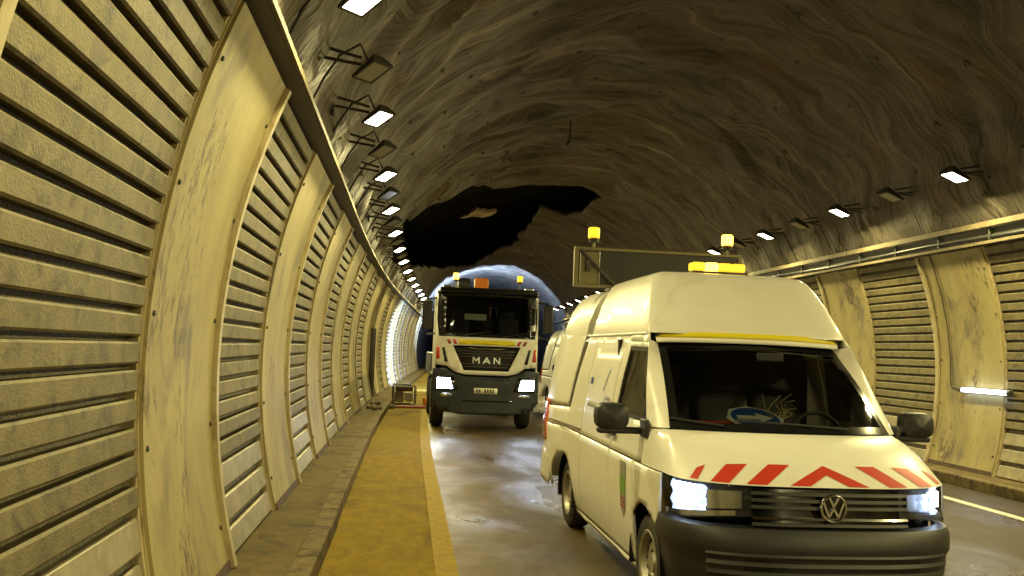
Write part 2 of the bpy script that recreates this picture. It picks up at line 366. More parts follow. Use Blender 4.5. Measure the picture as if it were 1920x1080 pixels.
mb.prism(ch, lambda p, d: (pc.x+p[0]*.52+d*.2, pc.y+p[1]*1.5+d*.3, pc.z-.14+p[0]*.16+.10*noise.noise(Vector((p[0]*3, p[1]*3, d)))+d), -.03, .10)
o = mb.build('hanging_rock', M_chunk, bevel=.015); tag(o, 'pale slab of broken rock hanging inside the dark hole in the vault', 'rock')

# ------------------------------------------------------------------ curved wall panels
PHI0, PHI1 = math.degrees(math.asin((.15-CZ)/RP)), math.degrees(math.asin((3.58-CZ)/RP))
def wall_pt(side, phi, r, y):    # local to a panel empty standing on the tunnel axis
    return (side*-1*0+(-r*math.cos(R(phi)) if side < 0 else r*math.cos(R(phi))), y, CZ+r*math.sin(R(phi)))
def arcs(n): return [PHI0+(PHI1-PHI0)*i/n for i in range(n+1)]
def slab(side, y0, y1, r0, r1, p0=PHI0, p1=PHI1, n=22):
    mb = MB(); ph = [p0+(p1-p0)*i/n for i in range(n+1)]
    mb.grid(lambda a, k: wall_pt(side, a, (r0, r0, r1, r1, r0)[k], (y0, y1, y1, y0, y0)[k]), ph, range(5))
    m = len(mb.v)-5; mb.f += [(0, 1, 2, 3), (m+3, m+2, m+1, m)]
    return mb
PW = 1.955; PS = 1.77; PL = 2*PW-PS
MESH = {}
def shared(key, make):
    if key not in MESH: MESH[key] = make()
    return MESH[key]
ZW = .86                                        # top of the broad boards
phw = math.degrees(math.asin((ZW-CZ)/RP))
NSL = 19
def slat_mesh(L, h, d, m):
    mb = MB(); a = .012; prof = [(0, -.02), (0, d-.012), (.012, d), (h-a, d-.006), (h, d-.018), (h, -.02)]
    mb.grid(lambda y, k: (prof[k][1], y, prof[k][0]), (-L/2, L/2), range(6)); mb.f += [(0, 1, 2, 3, 4, 5), (11, 10, 9, 8, 7, 6)]
    me = mb.mesh('slat', m, False); return me
def place_slat(name, me, root, side, phi, r):
    o = link(name, me, root); x, y, z = wall_pt(side, phi, r, PL/2); o.location = (x, y, z)
    o.rotation_euler = (0, R(phi) if side < 0 else -R(phi), 0 if side < 0 else math.pi)
    if side > 0: o.rotation_euler = (0, -R(phi), 0); o.scale = (-1, 1, 1)
    o.rotation_euler.x = R(random.gauss(0, .12)); o.rotation_euler.y += R(random.gauss(0, 1.1)); o.location.y += random.uniform(-.008, .008); o.location.z += random.uniform(-.003, .003)
    return o
def louvre(side, Y, label, group, detail):
    root = thing('louvred_panel', label, 'wall panel', (CX+off(Y+PL/2), Y, 0), 0, group)
    root.rotation_euler.z = -math.atan(slope(Y+PL/2)); root.location.x -= slope(Y+PL/2)*PL/2
    link('backing', shared(('back', side), lambda: slab(side, .01, PL-.01, RP+.09, RP+.12).mesh('backing', M_back)), root)
    L = PL-.10
    dphi = (PHI1-phw)/NSL
    if detail:
        for k in range(NSL):
            me = shared(('slat',), lambda: slat_mesh(L, .115, .072, M_slat))
            o = place_slat('slat', me, root, side, phw+dphi*k+.15, RP+.085)
        nb = 3
        for k in range(nb):
            me = shared(('board',), lambda: slat_mesh(L, .185, .055, M_board))
            place_slat('wide_board', me, root, side, PHI0+(phw-PHI0)*k/nb+.25, RP+.085)
        for y in (.025, PL-.025):
            link('edge_strip', shared(('edge', side, y), lambda: slab(side, y-.018, y+.018, RP+.03, RP+.09).mesh('edge_strip', M_trim)), root)
    else:
        def many():
            mb = MB()
            for k in range(NSL+3):
                phi = phw+dphi*k if k < NSL else PHI0+(phw-PHI0)*(k-NSL)/3; dp = dphi*.66
                s = slab(side, .05, PL-.05, RP+.02, RP+.09, phi, phi+dp, 1); mb.add(s.v, s.f)
            return mb.mesh('slat_rows', M_slat, False)
        stuff(link('slat_rows', shared(('many', side), many), root))
    return root
def smooth_panel(side, Y, label, group, n_trim=True):
    root = thing('smooth_panel', label, 'wall panel', (CX+off(Y+PS/2), Y, 0), 0, group)
    root.rotation_euler.z = -math.atan(slope(Y+PS/2)); root.location.x -= slope(Y+PS/2)*PS/2
    link('sheet', shared(('sheet', side), lambda: slab(side, .01, PS-.10, RP, RP+.12).mesh('sheet', M_panel)), root)
    link('edge_trim', shared(('trim', side), lambda: slab(side, PS-.098, PS-.02, RP-.035, RP+.12).mesh('edge_trim', M_trim)), root)
    link('edge_trim', shared(('trim2', side), lambda: slab(side, -.012, .008, RP+.02, RP+.12).mesh('edge_trim', M_trim)), root)
    link('foot_strip', shared(('foot', side), lambda: slab(side, .02, PS-.12, RP-.012, RP-.002, PHI0, PHI0+.7, 2).mesh('foot_strip', M_brown)), root)
    if n_trim and 2 < Y < 19:
        bm_ = shared(('bolt',), lambda: MB().lathe([(.016, 0), (.016, .008), (.010, .012), (.001, .012)], 'x', 8).mesh('bolt', M_dark, False))
        for y in (.07, PS-.16):
            for ph in (-13, -5, 3, 11, 19):
                o = link('bolt', bm_, root); o.location = wall_pt(side, ph, RP-.001, y); o.rotation_euler = (0, R(ph) if side < 0 else math.pi-R(ph), 0)
    return root
Y0 = 4.95
ordn = ['first', 'second', 'third', 'fourth', 'fifth', 'sixth', 'seventh', 'eighth', 'ninth', 'tenth', 'eleventh', 'twelfth', 'thirteenth', 'fourteenth', 'fifteenth', 'sixteenth']
for side, nm in ((-1, 'generator'), (1, 'tube light')):
    for k in range(-7, 16):
        Ys = Y0+k*2*PW; Yl = Ys+PS
        if Ys > 62: break
        if side < 0:
            n = 5-k; 
            where = (ordn[n]+' from the rusty door towards the van') if n >= 0 else ordn[-n-1]+' past the rusty door'
            smooth_panel(side, Ys, 'pale curved wall sheet, '+where, 'smooth sheets on the generator side wall')
            if k == 5: continue
            where = (ordn[n-1]+' from the rusty door towards the van') if n >= 1 else ordn[-n-1]+' past the rusty door'
            louvre(side, Yl, 'grimy louvred metal panel, '+where, 'louvred panels on the generator side wall', -1.1 <= k <= 5)
        else:
            if k == 2: lab = 'pale curved wall sheet carrying the lit tube light'
            else: lab = 'plain pale wall sheet, '+(ordn[min(15, abs(k-2)-1)]+(' beyond' if k > 2 else ' before')+' the sheet with the tube light')
            smooth_panel(side, Ys, lab, 'smooth sheets on the tube light side wall')
            louvre(side, Yl, 'yellowish louvred panel, '+(ordn[min(15, k-2)]+' beyond the sheet with the tube light' if k >= 2 else ordn[min(15, 1-k)]+' before the sheet with the tube light'), 'louvred panels on the tube light side wall', 0 <= k <= 4)
# niche with rusty door
Yd = Y0+5*2*PW+PS; nr = thing('niche_door', 'dark rusty brown service door set in the wall near the generator', 'door', (off(Yd+1), Yd, 0))
MB().add(*slab(-1, 0, PL, RP+.10, RP+.13).__dict__.values()).build('niche_back', M_brown, nr).location = (CX, 0, 0)
box('door_leaf', (-1.28, .95, 1.15), (.05, 1.2, 2.1), M_brown, nr, .01)
for y in (.3, 1.6): box('door_jamb', (-1.24, y, 1.15), (.09, .07, 2.16), M_dark, nr, .008)
box('door_handle', (-1.22, 1.35, 1.1), (.06, .12, .025), M_rail, nr, .005)

# ------------------------------------------------------------------ cable trays above the panels
def sweep(name, prof, m, parent, ys):
    mb = MB(); n = len(prof)
    mb.grid(lambda i, k: (prof[k % n][0]+off(ys[i]), ys[i], prof[k % n][1]), range(len(ys)), range(n+1))
    e = (len(ys)-1)*(n+1); mb.f += [tuple(range(n)), tuple(e+k for k in range(n-1, -1, -1))]
    return mb.build(name, m, parent)
def rect(x0, x1, z0, z1): return [(x0, z0), (x1, z0), (x1, z1), (x0, z1)]
ys_t = [y for y in YS if -20 < y < 90]
t = thing('cable_tray', 'dark cable tray with brassy edge rail along the wall beside the generator', 'cable tray')
sweep('tray_bed', rect(-1.02, -.86, 3.62, 3.66), M_dark, t, ys_t)
sweep('edge_rail', rect(-.858, -.83, 3.625, 3.675), M_rail, t, ys_t)
sweep('wall_rail', rect(-1.05, -1.022, 3.60, 3.72), M_dark, t, ys_t)
for k, (x, z) in enumerate([(-.98, 3.69), (-.93, 3.685), (-.89, 3.69)]):
    mb = MB(); mb.tube([(x+off(y), y, z) for y in ys_t], .022, 6); mb.build('cable', M_black, t)
t = thing('cable_tray', 'double rail cable tray above the side wall with the tube light', 'cable tray')
X2 = 2*CX
sweep('top_rail', rect(X2+.80, X2+.86, 3.84, 3.92), M_rail, t, ys_t)
sweep('bottom_rail', rect(X2+.86, X2+.92, 3.60, 3.645), M_rail, t, ys_t)
sweep('tray_bed', rect(X2+.90, X2+.94, 3.66, 3.84), M_dark, t, ys_t)
for y in [2+i*1.3 for i in range(24)]:
    box('tray_bracket', (X2+.87+off(y), y, 3.745), (.035, .03, .19), M_dark, t, .004)
mb = MB(); mb.tube([(X2+.875+off(y), y, 3.70+.02*math.sin(y)) for y in ys_t], .025, 6); mb.build('cable', M_black, t)

# ------------------------------------------------------------------ tunnel floodlights on wall brackets
def look_rot(n):
    n = Vector(n).normalized(); return n.to_track_quat('-Z', 'Y')
def floodlight(side, Y, lit, warm=WARM, group=None, label=''):
    power = LAMP_W*(.80 if side < 0 else 1.9)
    z = 4.15 if side < 0 else 4.5
    xw = CX+side*math.sqrt(RL**2-(z-CZ)**2)-side*.02
    x = -.42 if side < 0 else X2+.17
    root = thing('tunnel_floodlight', label, 'floodlight', (x+off(Y), Y, z), 0, group)
    q = look_rot((.27, -.26, -.93) if side < 0 else (-.30, -.06, -.95)).to_matrix().to_4x4() @ Matrix.Scale(.78 if side < 0 else .92, 4)
    def part(key, make, m):
        o = link(key, shared((key, m.name), make), root); o.matrix_local = q; return o
    part('housing', lambda: MB().add([(-.14, -.19, 0), (.14, -.19, 0), (.14, .19, 0), (-.14, .19, 0), (-.14, -.19, .025), (.14, -.19, .025), (.14, .19, .025), (-.14, .19, .025), (-.07, -.05, .10), (.07, -.05, .10), (.07, .14, .13), (-.07, .14, .13)],
         [(0, 1, 5, 4), (1, 2, 6, 5), (2, 3, 7, 6), (3, 0, 4, 7), (4, 5, 9, 8), (5, 6, 10, 9), (6, 7, 11, 10), (7, 4, 8, 11), (8, 9, 10, 11), (3, 2, 1, 0)]).mesh('housing', M_dark, False), M_dark)
    part('lens', lambda: MB().box((0, 0, -.004), (.24, .34, .006)).mesh('lens', M_lens_on if lit else M_lens_off, False), M_lens_on if lit else M_lens_off)
    part('lens_frame', lambda: (lambda m: m)(MB().box((-.135, 0, -.006), (.028, .38, .012)).box((.135, 0, -.006), (.028, .38, .012)).box((0, -.175, -.006), (.24, .028, .012)).box((0, .175, -.006), (.24, .028, .012))).mesh('lens_frame', M_dark, False), M_dark)
    dx = xw-x
    for zz, r in ((.10, .016), (.0, .016)):
        MB().tube([(side*.10, .05, .07+zz*.6), (dx, .05, .12+zz)], r, 6).build('bracket_arm', M_dark, root)
    box('wall_plate', (dx, .05, .14), (.03, .12, .26), M_dark, root)
    if side > 0:
        zt = 3.95-z; xs = lambda zz: CX+math.sqrt(max(.1, RL**2-(zz+z-CZ)**2))-x-.03
        MB().tube([(side*.2, .08, .08), (dx-.05, .1, .06), (xs(-.12), .12, -.12), (xs(-.35), .14, -.35), (xs(zt), .12, zt)], .012, 5).build('cable', M_black, root)
    else:
        MB().tube([(side*.05, .06, .12), (-.12, .06, .26), (-.3, .1, .16), (dx+.05, .14, -.05), (dx-.12, .2, -.4)], .012, 5).build('cable', M_black, root)
    if lit:
        ld = bpy.data.lights.new('lamp_light', 'AREA'); ld.shape = 'RECTANGLE'; ld.size = .24; ld.size_y = .32; ld.energy = power; ld.color = warm
        lo = bpy.data.objects.new('lamp_light', ld); col.objects.link(lo); lo.parent = root
        lo.matrix_local = q @ Matrix.Translation((0, 0, -.02))
    return root
def count_from(Y, Yr, step, what):
    n = int(abs(Y-Yr)/step)
    return ordn[min(n, 15)]+(' beyond ' if Y > Yr else ' from ')+what+('' if Y > Yr else ' towards the entrance')
for k in range(-12, 36):
    Y = 6.3+1.66*k
    if Y > 60: break
    lit = k % 2 == 0
    floodlight(-1, Y, lit, group=('lit' if lit else 'unlit')+' floodlights over the generator side wall',
               label=('lit' if lit else 'unlit')+' bracket floodlight above the generator side wall, '+count_from(Y, 27.4, 3.32, 'the rusty door'))
for k in range(-15, 30):
    Y = 12.18+1.78*k
    if Y > 60: break
    lit = k % 2 == 0
    floodlight(1, Y, lit, group=('lit' if lit else 'unlit')+' floodlights over the tube light side wall',
               label=('lit' if lit else 'unlit')+' bracket floodlight above the opposite wall, '+count_from(Y, 13.15, 3.56, 'the tube light'))

# tube light on the wall sheet
a = math.asin((1.40-CZ)/(RP)); xt = CX+RP*math.cos(a)
t = thing('tube_light', 'lit blue-white fluorescent tube light fixed to a curved wall sheet', 'tube light', (xt, 13.15, 1.40))
MB().tube([(-.055, -.56, 0), (-.055, .56, 0)], .034, 12).build('tube', M_tube, t)
box('mounting_tray', (-.012, 0, 0), (.024, 1.22, .085), M_refl, t, .005)
for s in (-1, 1): MB().tube([(-.055, s*.56, 0), (-.055, s*.62, 0)], .042, 12).build('end_cap', M_dark, t)
mb = MB(); mb.tube([(-.02, .62, 0), (-.01, .75, .02)]+[(CX+RP*math.cos(math.asin((z-CZ)/RP))-.012-xt, .95, z-1.40) for z in (1.45, 1.9, 2.4, 2.9, 3.3, 3.6)], .009, 5); mb.build('cable', M_dark, t)
ld = bpy.data.lights.new('tube_glow', 'AREA'); ld.shape = 'RECTANGLE'; ld.size = .06; ld.size_y = 1.1; ld.energy = 9; ld.color = (.6, .76, 1)
lo = bpy.data.objects.new('tube_glow', ld); col.objects.link(lo); lo.parent = t; lo.location = (-.10, 0, 0); lo.rotation_euler = (0, R(90), 0)
# hanging rod from the vault
p0 = Vector(lining_pt(95, 19.6)); tag(MB().tube([p0+Vector((0, 0, .1)), p0+Vector((0, .05, -.5))], .02, 6).tube([p0+Vector((0, .05, -.5)), p0+Vector((-.05, .12, -.6))], .035, 6).build('hanging_rod', M_dark), 'short dark steel rod hanging from the sprayed vault', 'rod')

# ------------------------------------------------------------------ high-roof van
def lerp_tab(t, x):
    if x <= t[0][0]: return t[0][1]
    for (a, b), (c, d) in zip(t, t[1:]):
        if x <= c: u = (x-a)/(c-a); return b+(d-b)*u
    return t[-1][1]
WT = [(.2, .865), (.32, .90), (.5, .932), (.75, .948), (.985, .952), (1.0, .945), (1.02, .936), (1.25, .912), (1.55, .865), (1.85, .80), (1.93, .782)]
def Wz(z): return lerp_tab(WT, z)
def plan(x): return 1-.06*(max(0, x)/.5)**2.5-.03*(max(0, -x-3.3)/.65)**2
def side_pt(s, x, z, d=0):
    u = min(1, max(0, (-x-2.92)/.5)); d += .085*u*u*(3-2*u)
    return (x, s*(Wz(z)*plan(x)+d), z)
XF = [(.22, .86), (.32, .905), (.5, .915), (.66, .905), (.72, .885), (.80, .87), (.93, .855), (1.0, .835)]
X0 = .36
def wrap(t, z, d=0):            # nose surface; t = 0 centre .. pi/2 flank (t < 0: other flank)
    n = 2/2.9; sg = -1 if t < 0 else 1; c = max(0, math.cos(t)); s_ = abs(math.sin(t))
    xf = lerp_tab(XF, z); W = Wz(z)*plan(X0)
    return Vector((X0+(xf-X0+d)*c**n, sg*(W+d)*s_**n, z))
def t_of_y(y, z=.85):
    W = Wz(z)*plan(X0); return math.copysign(math.asin(min(1, (abs(y)/W)**(2.9/2))), y)
def edge_curve(s):              # bonnet leading edge then fender crease
    a = abs(s); sg = -1 if s < 0 else 1
    if a <= .7:
        t = a/.7*math.pi/2; p = wrap(t, .985+.015*(a/.7)**2); return Vector((p.x, sg*p.y, p.z))
    u = (a-.7)/.3; x = X0-u*.43; return Vector((x, sg*Wz(.999)*plan(x), 1.0))
def cowl_curve(s):
    a = abs(s); sg = -1 if s < 0 else 1
    if a <= .7:
        y = .80*math.sin(a/.7*math.pi/2)**.95; return Vector((.37-.27*(y/.8)**2.2, sg*y, 1.265-.012*(y/.8)**2))
    u = (a-.7)/.3; return Vector((.10-u*.17, sg*(.80+.108*u), 1.253+.0*u))
def bonnet_pt(s, v, d=0):
    a, b = edge_curve(s), cowl_curve(s); p = a.lerp(b, v); p.z = a.z+(b.z-a.z)*(math.sin(v*math.pi/2)*.75+.25*v)+d
    p.x += .03*math.sin(v*math.pi)*max(0, 1-abs(s)); return p
def wind_pt(y, v, d=0):         # windscreen, y in -1..1
    k = abs(y); yb = .795*k; yt = .70*k; sg = -1 if y < 0 else 1
    a = Vector((.355-.265*(yb/.8)**2.2, sg*yb, 1.272-.012*k*k)); b = Vector((-.50-.085*(yt/.7)**2, sg*yt, 1.865-.015*k*k))
    p = a.lerp(b, v); p.x += (.035*math.sin(v*math.pi))+d*.6; p.z += d*.7; return p
def disc(mb, c, r, fn, n=28): return mb.add([fn(c[0]+r*math.cos(2*math.pi*k/n), c[1]+r*math.sin(2*math.pi*k/n)) for k in range(n)], [tuple(range(n))])
def arch(cx, r, n=14, cz=.345):
    a0 = math.asin((.25-cz)/r)
    return [(cx+r*math.cos(a), cz+r*math.sin(a)) for a in [a0+(math.pi-2*a0)*i/n for i in range(n+1)]]
WIN = [(-.10, 1.285), (-.45, 1.80), (-.95, 1.81), (-1.0, 1.285)]

def wheel(parent, x, s, r=.335, wdt=.215, yc=.795, rim=.21, holes=16, steelc=M_rim):
    w = empty('wheel', (x, s*yc, r)); w.parent = parent
    h = wdt/2
    MB().lathe([(rim-.01, -h*.75), (rim+.015, -h*.95), (r-.05, -h), (r-.012, -h*.82), (r, -h*.55), (r, h*.55), (r-.012, h*.82), (r-.05, h), (rim+.015, h*.95), (rim-.01, h*.75)], n=36).build('tyre', M_tyre, w)
    rm = MB().lathe([(rim+.012, s*h*.93), (rim+.004, s*h*.98), (rim-.018, s*h*.9), (rim-.035, s*h*.55), (rim*.80, s*h*.42), (rim*.62, s*h*.58), (rim*.42, s*h*.62), (rim*.34, s*h*.45), (rim*.3, s*h*.72), (.001, s*h*.75)], n=36).build('rim', steelc, w)
    mb = MB()
    for k in range(holes):
        a = 2*math.pi*k/holes; mb.tube([(rim*.74*math.cos(a), s*h*.40, rim*.74*math.sin(a)), (rim*.74*math.cos(a), s*h*.56, rim*.74*math.sin(a))], rim*.075, 8)
    stuff(mb.build('rim_holes', M_trimblk, w))
    return w

def letters(mb, strokes, fn, wd, d0, d1):
    for (a, b) in strokes:
        a, b = Vector(a), Vector(b); n = (b-a).normalized(); pr = Vector((-n.y, n.x))*wd/2; e = n*wd*.25
        mb.prism([tuple(a-e+pr), tuple(b+e+pr), tuple(b+e-pr), tuple(a-e-pr)], lambda p, d: fn(p[0], p[1], d), d0, d1)
    return mb

def make_van(label, loc, rz, full=True):
    V = thing('high_roof_van', label, 'van', loc, rz)
    # ---- flanks
    for s in (-1, 1):
        fl = s > 0
        low = lambda pts: [p for p in pts]
        def pan(name, outline, holes=(), st=.08, m=M_white, d=0, par=V):
            mb = MB(); panel(mb, outline, lambda x, z: side_pt(s, x, z, d), st, holes, flip=fl)
            return mb.build(name, m, par, recalc=False, solid=.014)
        fa = arch(0, .39)
        k0 = next(i for i, p in enumerate(fa) if p[1] > .58)
        pan('front_wing', [fa[k0]]+[(.345, .74), (.35, .992), (-.262, .992), (-.30, .25)]+[p for p in fa[::-1] if p != fa[0]][:len(fa)-1-k0], st=.05)
        door = pan('front_door', [(-.306, .25), (-.268, .992), (-1.03, .992), (-1.03, .25)])
        pan('door_upper', [(-.075, 1.004), (-.075, 1.25), (-.46, 1.85), (-1.03, 1.86), (-1.03, 1.004)], [WIN], par=door)
        mb = MB(); panel(mb, WIN, lambda x, z: side_pt(s, x, z, -.012), .1, flip=fl); mb.build('door_window', M_glass, door, recalc=False)
        mb = MB(); wi = [(-.135, 1.31), (-.46, 1.775), (-.93, 1.785), (-.975, 1.31)]
        panel(mb, [(-.09, 1.278), (-.445, 1.81), (-.955, 1.82), (-1.01, 1.278)], lambda x, z: side_pt(s, x, z, .003), .1, [wi], flip=fl); mb.build('window_seal', M_trimblk, door, recalc=False)
        for hx in (-.93, -1.14):
            hb = MB().tube([side_pt(s, hx-.075, 1.125, .028), side_pt(s, hx+.075, 1.125, .028)], .016, 8)
            hb.tube([side_pt(s, hx, 1.125, -.01), side_pt(s, hx, 1.125, .03)], .022, 8); hb.build('door_handle', M_black, door)
        ra = arch(-3.0, .39)
        pan('sill', [(-.31, .20), (-.31, .246), (-2.6, .246), (-2.6, .20)], st=.2)
        pan('sliding_door', [(-1.038, .25), (-1.038, .992), (-2.22, .992), (-2.22, .25)])
        pan('sliding_door_upper', [(-1.038, 1.004), (-1.038, 1.90), (-2.22, 1.90), (-2.22, 1.004)])
        mb = MB(); panel(mb, [(-1.14, 1.27), (-1.14, 1.80), (-2.12, 1.80), (-2.12, 1.27)], lambda x, z: side_pt(s, x, z, .006), .12, flip=fl); mb.build('pressed_panel', M_white, V, recalc=False, solid=.012)
        pan('rear_quarter', [(-2.228, .25), (-2.228, .992), (-3.93, .992), (-3.93, .55), ra[-2], ra[-2]][:5]+[p for p in ra[::-1] if p[1] > .5 or p[0] > -3][0:], st=.06)
        pan('quarter_upper', [(-2.228, 1.004), (-2.228, 1.90), (-2.64, 1.90), (-2.88, 1.20), (-3.93, 1.16), (-3.93, 1.004)])
        pan('rear_pillar', [(-2.98, 1.21), (-2.86, 1.93), (-3.90, 1.93), (-3.94, 1.21)])
        mb = MB(); panel(mb, [(-2.872, 1.20), (-2.63, 1.92), (-2.87, 1.92), (-2.99, 1.20)], lambda x, z: side_pt(s, x, z, -.008), .1, flip=fl); mb.build('gap_strip', M_trimblk, V, recalc=False, solid=.005)  # gloss-black strip stands in for the dark gap ahead of the rear pillar
        mb = MB(); mb.tube([side_pt(s, -2.24, 1.035, .004), side_pt(s, -3.5, 1.035, .004)], .008, 6); mb.build('slide_rail', M_dark, V)
        # tail lamp and rear bumper corner
        mb = MB(); panel(mb, [(-3.60, .80), (-3.66, 1.05), (-3.76, 1.24), (-3.99, 1.24), (-3.99, .80)], lambda x, z: side_pt(s, x, z, .014), .06, flip=fl); tl = mb.build('tail_lamp', M_redlens, V, recalc=False, solid=.03)
        mb = MB(); panel(mb, [(-3.63, .82), (-3.65, .99), (-3.84, .99), (-3.84, .82)], lambda x, z: side_pt(s, x, z, .019), .06, flip=fl); mb.build('reverse_lens', M_greylens, tl, recalc=False)
        # A pillar
        mb = MB(); zs = [i/10 for i in range(11)]
        def pil(v, k):
            z = 1.256+v*.62; xs_ = -.078-v*.395
            a = Vector(wind_pt(s*1.0, v)); b = Vector(side_pt(s, xs_, z)); p = a.lerp(b, k); p += Vector((.02, s*.02, .0))*math.sin(k*math.pi); return p
        mb.grid(pil, zs, (0, .33, .66, 1)); mb.build('windscreen_pillar', M_white, V)
        # mirror
        mr = empty('door_mirror', side_pt(s, -.15, 1.27)); mr.parent = V
        mb = MB()
        prof = [(.10, -.07), (.06, -.005), (0, .01), (-.035, -.01), (-.045, -.06)]
        def hous(u, k):
            a = 2*math.pi*k/16; cx_ = math.copysign(abs(math.cos(a))**.55, math.cos(a)); cz_ = math.copysign(abs(math.sin(a))**.6, math.sin(a))
            sc_ = (.02, .62, .92, 1.0, .97)[u]; xx = (.085, .075, .045, -.01, -.05)[u]
            return Vector((xx, s*(.235+.125*cx_*sc_), .035+.095*cz_*sc_+(.01 if sc_ > .5 else 0)))
        mb.grid(hous, range(5), range(17)); mb.build('mirror_housing', M_black, mr)
        mb = MB(); mb.add([Vector((-.052, s*(.235+.115*math.copysign(abs(math.cos(a))**.55, math.cos(a))), .045+.085*math.copysign(abs(math.sin(a))**.6, math.sin(a)))) for a in [2*math.pi*k/24 for k in range(24)]], [tuple(range(24))]); mb.build('mirror_glass', M_refl, mr)
        MB().box((-.01, s*.17, -.055), (.09, .33, .045)).build('mirror_foot', M_black, mr, bevel=.015)
        MB().box((.06, s*.012, -.03), (.16, .03, .13)).build('mirror_mount', M_black, mr, bevel=.012)
        wheel(V, 0, s); wheel(V, -3.0, s)
        for cx in (0, -3.0):
            mb = MB(); aa = arch(cx, .395)
            mb.grid(lambda i, y: (aa[i][0], s*y, aa[i][1]), range(len(aa)), (.50, .925)); mb.build('wheel_arch_liner', M_trimblk, V)
    # ---- nose
    ss = [-1+2*i/56 for i in range(57)]
    mb = MB(); mb.grid(lambda s, v: bonnet_pt(s, v), ss, [i/12 for i in range(13)]); bon = mb.build('bonnet', M_white, V, recalc=False)
    for p in bon.data.polygons: pass
    def sticker(poly, n=10):                # polygon in (lateral metres, v)
        mb = MB(); 
        def f(y, v):
            lo, hi = -.69, .69
            for _ in range(24):
                mid = (lo+hi)/2
                if bonnet_pt(mid, v).y < y: lo = mid
                else: hi = mid
            return bonnet_pt((lo+hi)/2, v, .004)
        panel(mb, poly, f, .035); return mb.build('red_stripe', M_red, bon, recalc=False)
    if full:
        T, B = .30, .012
        for sg in (-1, 1):
            sticker([(sg*.215, T), (sg*.345, T), (sg*.52, B), (sg*.395, B)])
            sticker([(sg*.475, T-.01), (sg*.60, T-.03), (sg*.725, B), (sg*.62, B)])
            sticker([(sg*.72, T-.06), (sg*.775, T-.12), (sg*.83, B+.01), (sg*.79, B+.01)])
        sticker([(0, T), (.255, B), (.125, B), (0, T*.55), (-.125, B), (-.255, B)])
    # windscreen
    mb = MB(); mb.grid(lambda y, v: wind_pt(y, v), [-1+2*i/24 for i in range(25)], [i/8 for i in range(9)]); ws = mb.build('windscreen', M_glass, V, recalc=False)
    mb = MB(); panel(mb, [(-1, 0), (1, 0), (1, 1), (-1, 1)], lambda y, v: wind_pt(y, v, .003), .08, [[(-.93, .075), (.93, .075), (.925, .93), (-.925, .93)]]); mb.build('black_border', M_trimblk, ws, recalc=False)
    for s in (-1, 1):
        MB().tube([wind_pt(-.05+s*.55, .03, .02), wind_pt(-.35+s*.45, .06, .02), wind_pt(-.75+s*.25, .09, .02)], .008, 5).build('wiper', M_black, V)
    # headlamps
    tin = t_of_y(.50); 
    for s in (-1, 1):
        hl = empty('headlamp', (0, 0, 0)); hl.parent = V
        def lz(u, k):
            zt = .978+.012*u; zb = .80-.07*u; return zb+(zt-zb)*k
        tt = lambda u: s*(tin+(math.pi/2-tin)*u**.9)
        us = [i/14 for i in range(15)]
        def fl_(u, k, d):
            p = wrap(tt(u), lz(u, k), d)
            if u > .999: p.x -= .0
            return p
        mb = MB(); mb.grid(lambda u, k: fl_(u, k, -.075), us, [i/4 for i in range(5)]); mb.build('lamp_bowl', M_dark, hl)
        mb = MB(); mb.grid(lambda u, k: fl_(u, k, 0), us, [i/4 for i in range(5)]); mb.build('lamp_cover', M_clear, hl)
        mb = MB(); mb.grid(lambda u, k: fl_(u, k, -.050-.02*math.sin(u*40)*math.sin(k*18)), [.36+i*.03 for i in range(20)], [.12+i*.08 for i in range(11)]); mb.build('beam_reflector', M_ledsoft, hl)
        mb = MB(); mb.grid(lambda u, k: fl_(u, k, -.028), [.50+i*.05 for i in range(7)], [.42, .52, .62, .72, .80]); mb.build('main_beam', M_led, hl)
        mb = MB(); mb.grid(lambda u, k: fl_(u, k, -.05), [.06+i*.05 for i in range(7)], [.25, .5, .8]); mb.build('indicator_reflector', M_refl, hl)
        mb = MB(); mb.grid(lambda u, k: fl_(u, k, -.03), [.1+i*.1 for i in range(10)], [.05, .2]); mb.build('lamp_brow', M_refl, hl)
        if full:
            pp = wrap(tt(.62), .88, .02); ld = bpy.data.lights.new('headlamp_light', 'SPOT'); ld.energy = 14; ld.color = (.75, .86, 1); ld.spot_size = R(70); ld.spot_blend = .6; ld.shadow_soft_size = .05
            lo = bpy.data.objects.new('headlamp_light', ld); col.objects.link(lo); lo.parent = hl; lo.location = pp+Vector((.06, 0, 0)); lo.rotation_euler = (0, R(-82), 0)
    # grille
    gr = empty('grille', (0, 0, 0)); gr.parent = V
    ts = [-tin+2*tin*i/20 for i in range(21)]
    mb = MB(); mb.grid(lambda t, z: wrap(t, z, -.05), ts, [.70, .78, .86, .965]); mb.build('grille_back', M_trimblk, gr)
    for z, hh, m in ((.945, .016, M_black), (.905, .016, M_black), (.865, .016, M_black), (.80, .012, M_chrome), (.765, .014, M_black)):
        mb = MB(); mb.grid(lambda t, k: wrap(t, z+(-hh, hh, hh*.6, -hh*.6)[k % 4]*.6, (0.004, .0, -.03, -.03)[k % 4]), ts, range(5)); mb.build('grille_bar', m, gr)
    em = empty('emblem', (0, 0, 0)); em.parent = V
    ec = .868; ef = lambda y, z, d: Vector((lerp_tab(XF, ec)+.012+d, y, ec+z))
    mb = MB(); mb.add([ef(.07*math.cos(a), .07*math.sin(a), -.005) for a in [2*math.pi*k/28 for k in range(28)]], [tuple(range(28))]); mb.build('emblem_disc', M_trimblk, em)
    mb = MB(); mb.tube([ef(.079*math.cos(2*math.pi*k/32), .079*math.sin(2*math.pi*k/32), .002) for k in range(33)], .0095, 8, False); mb.build('emblem_ring', M_chrome, em)
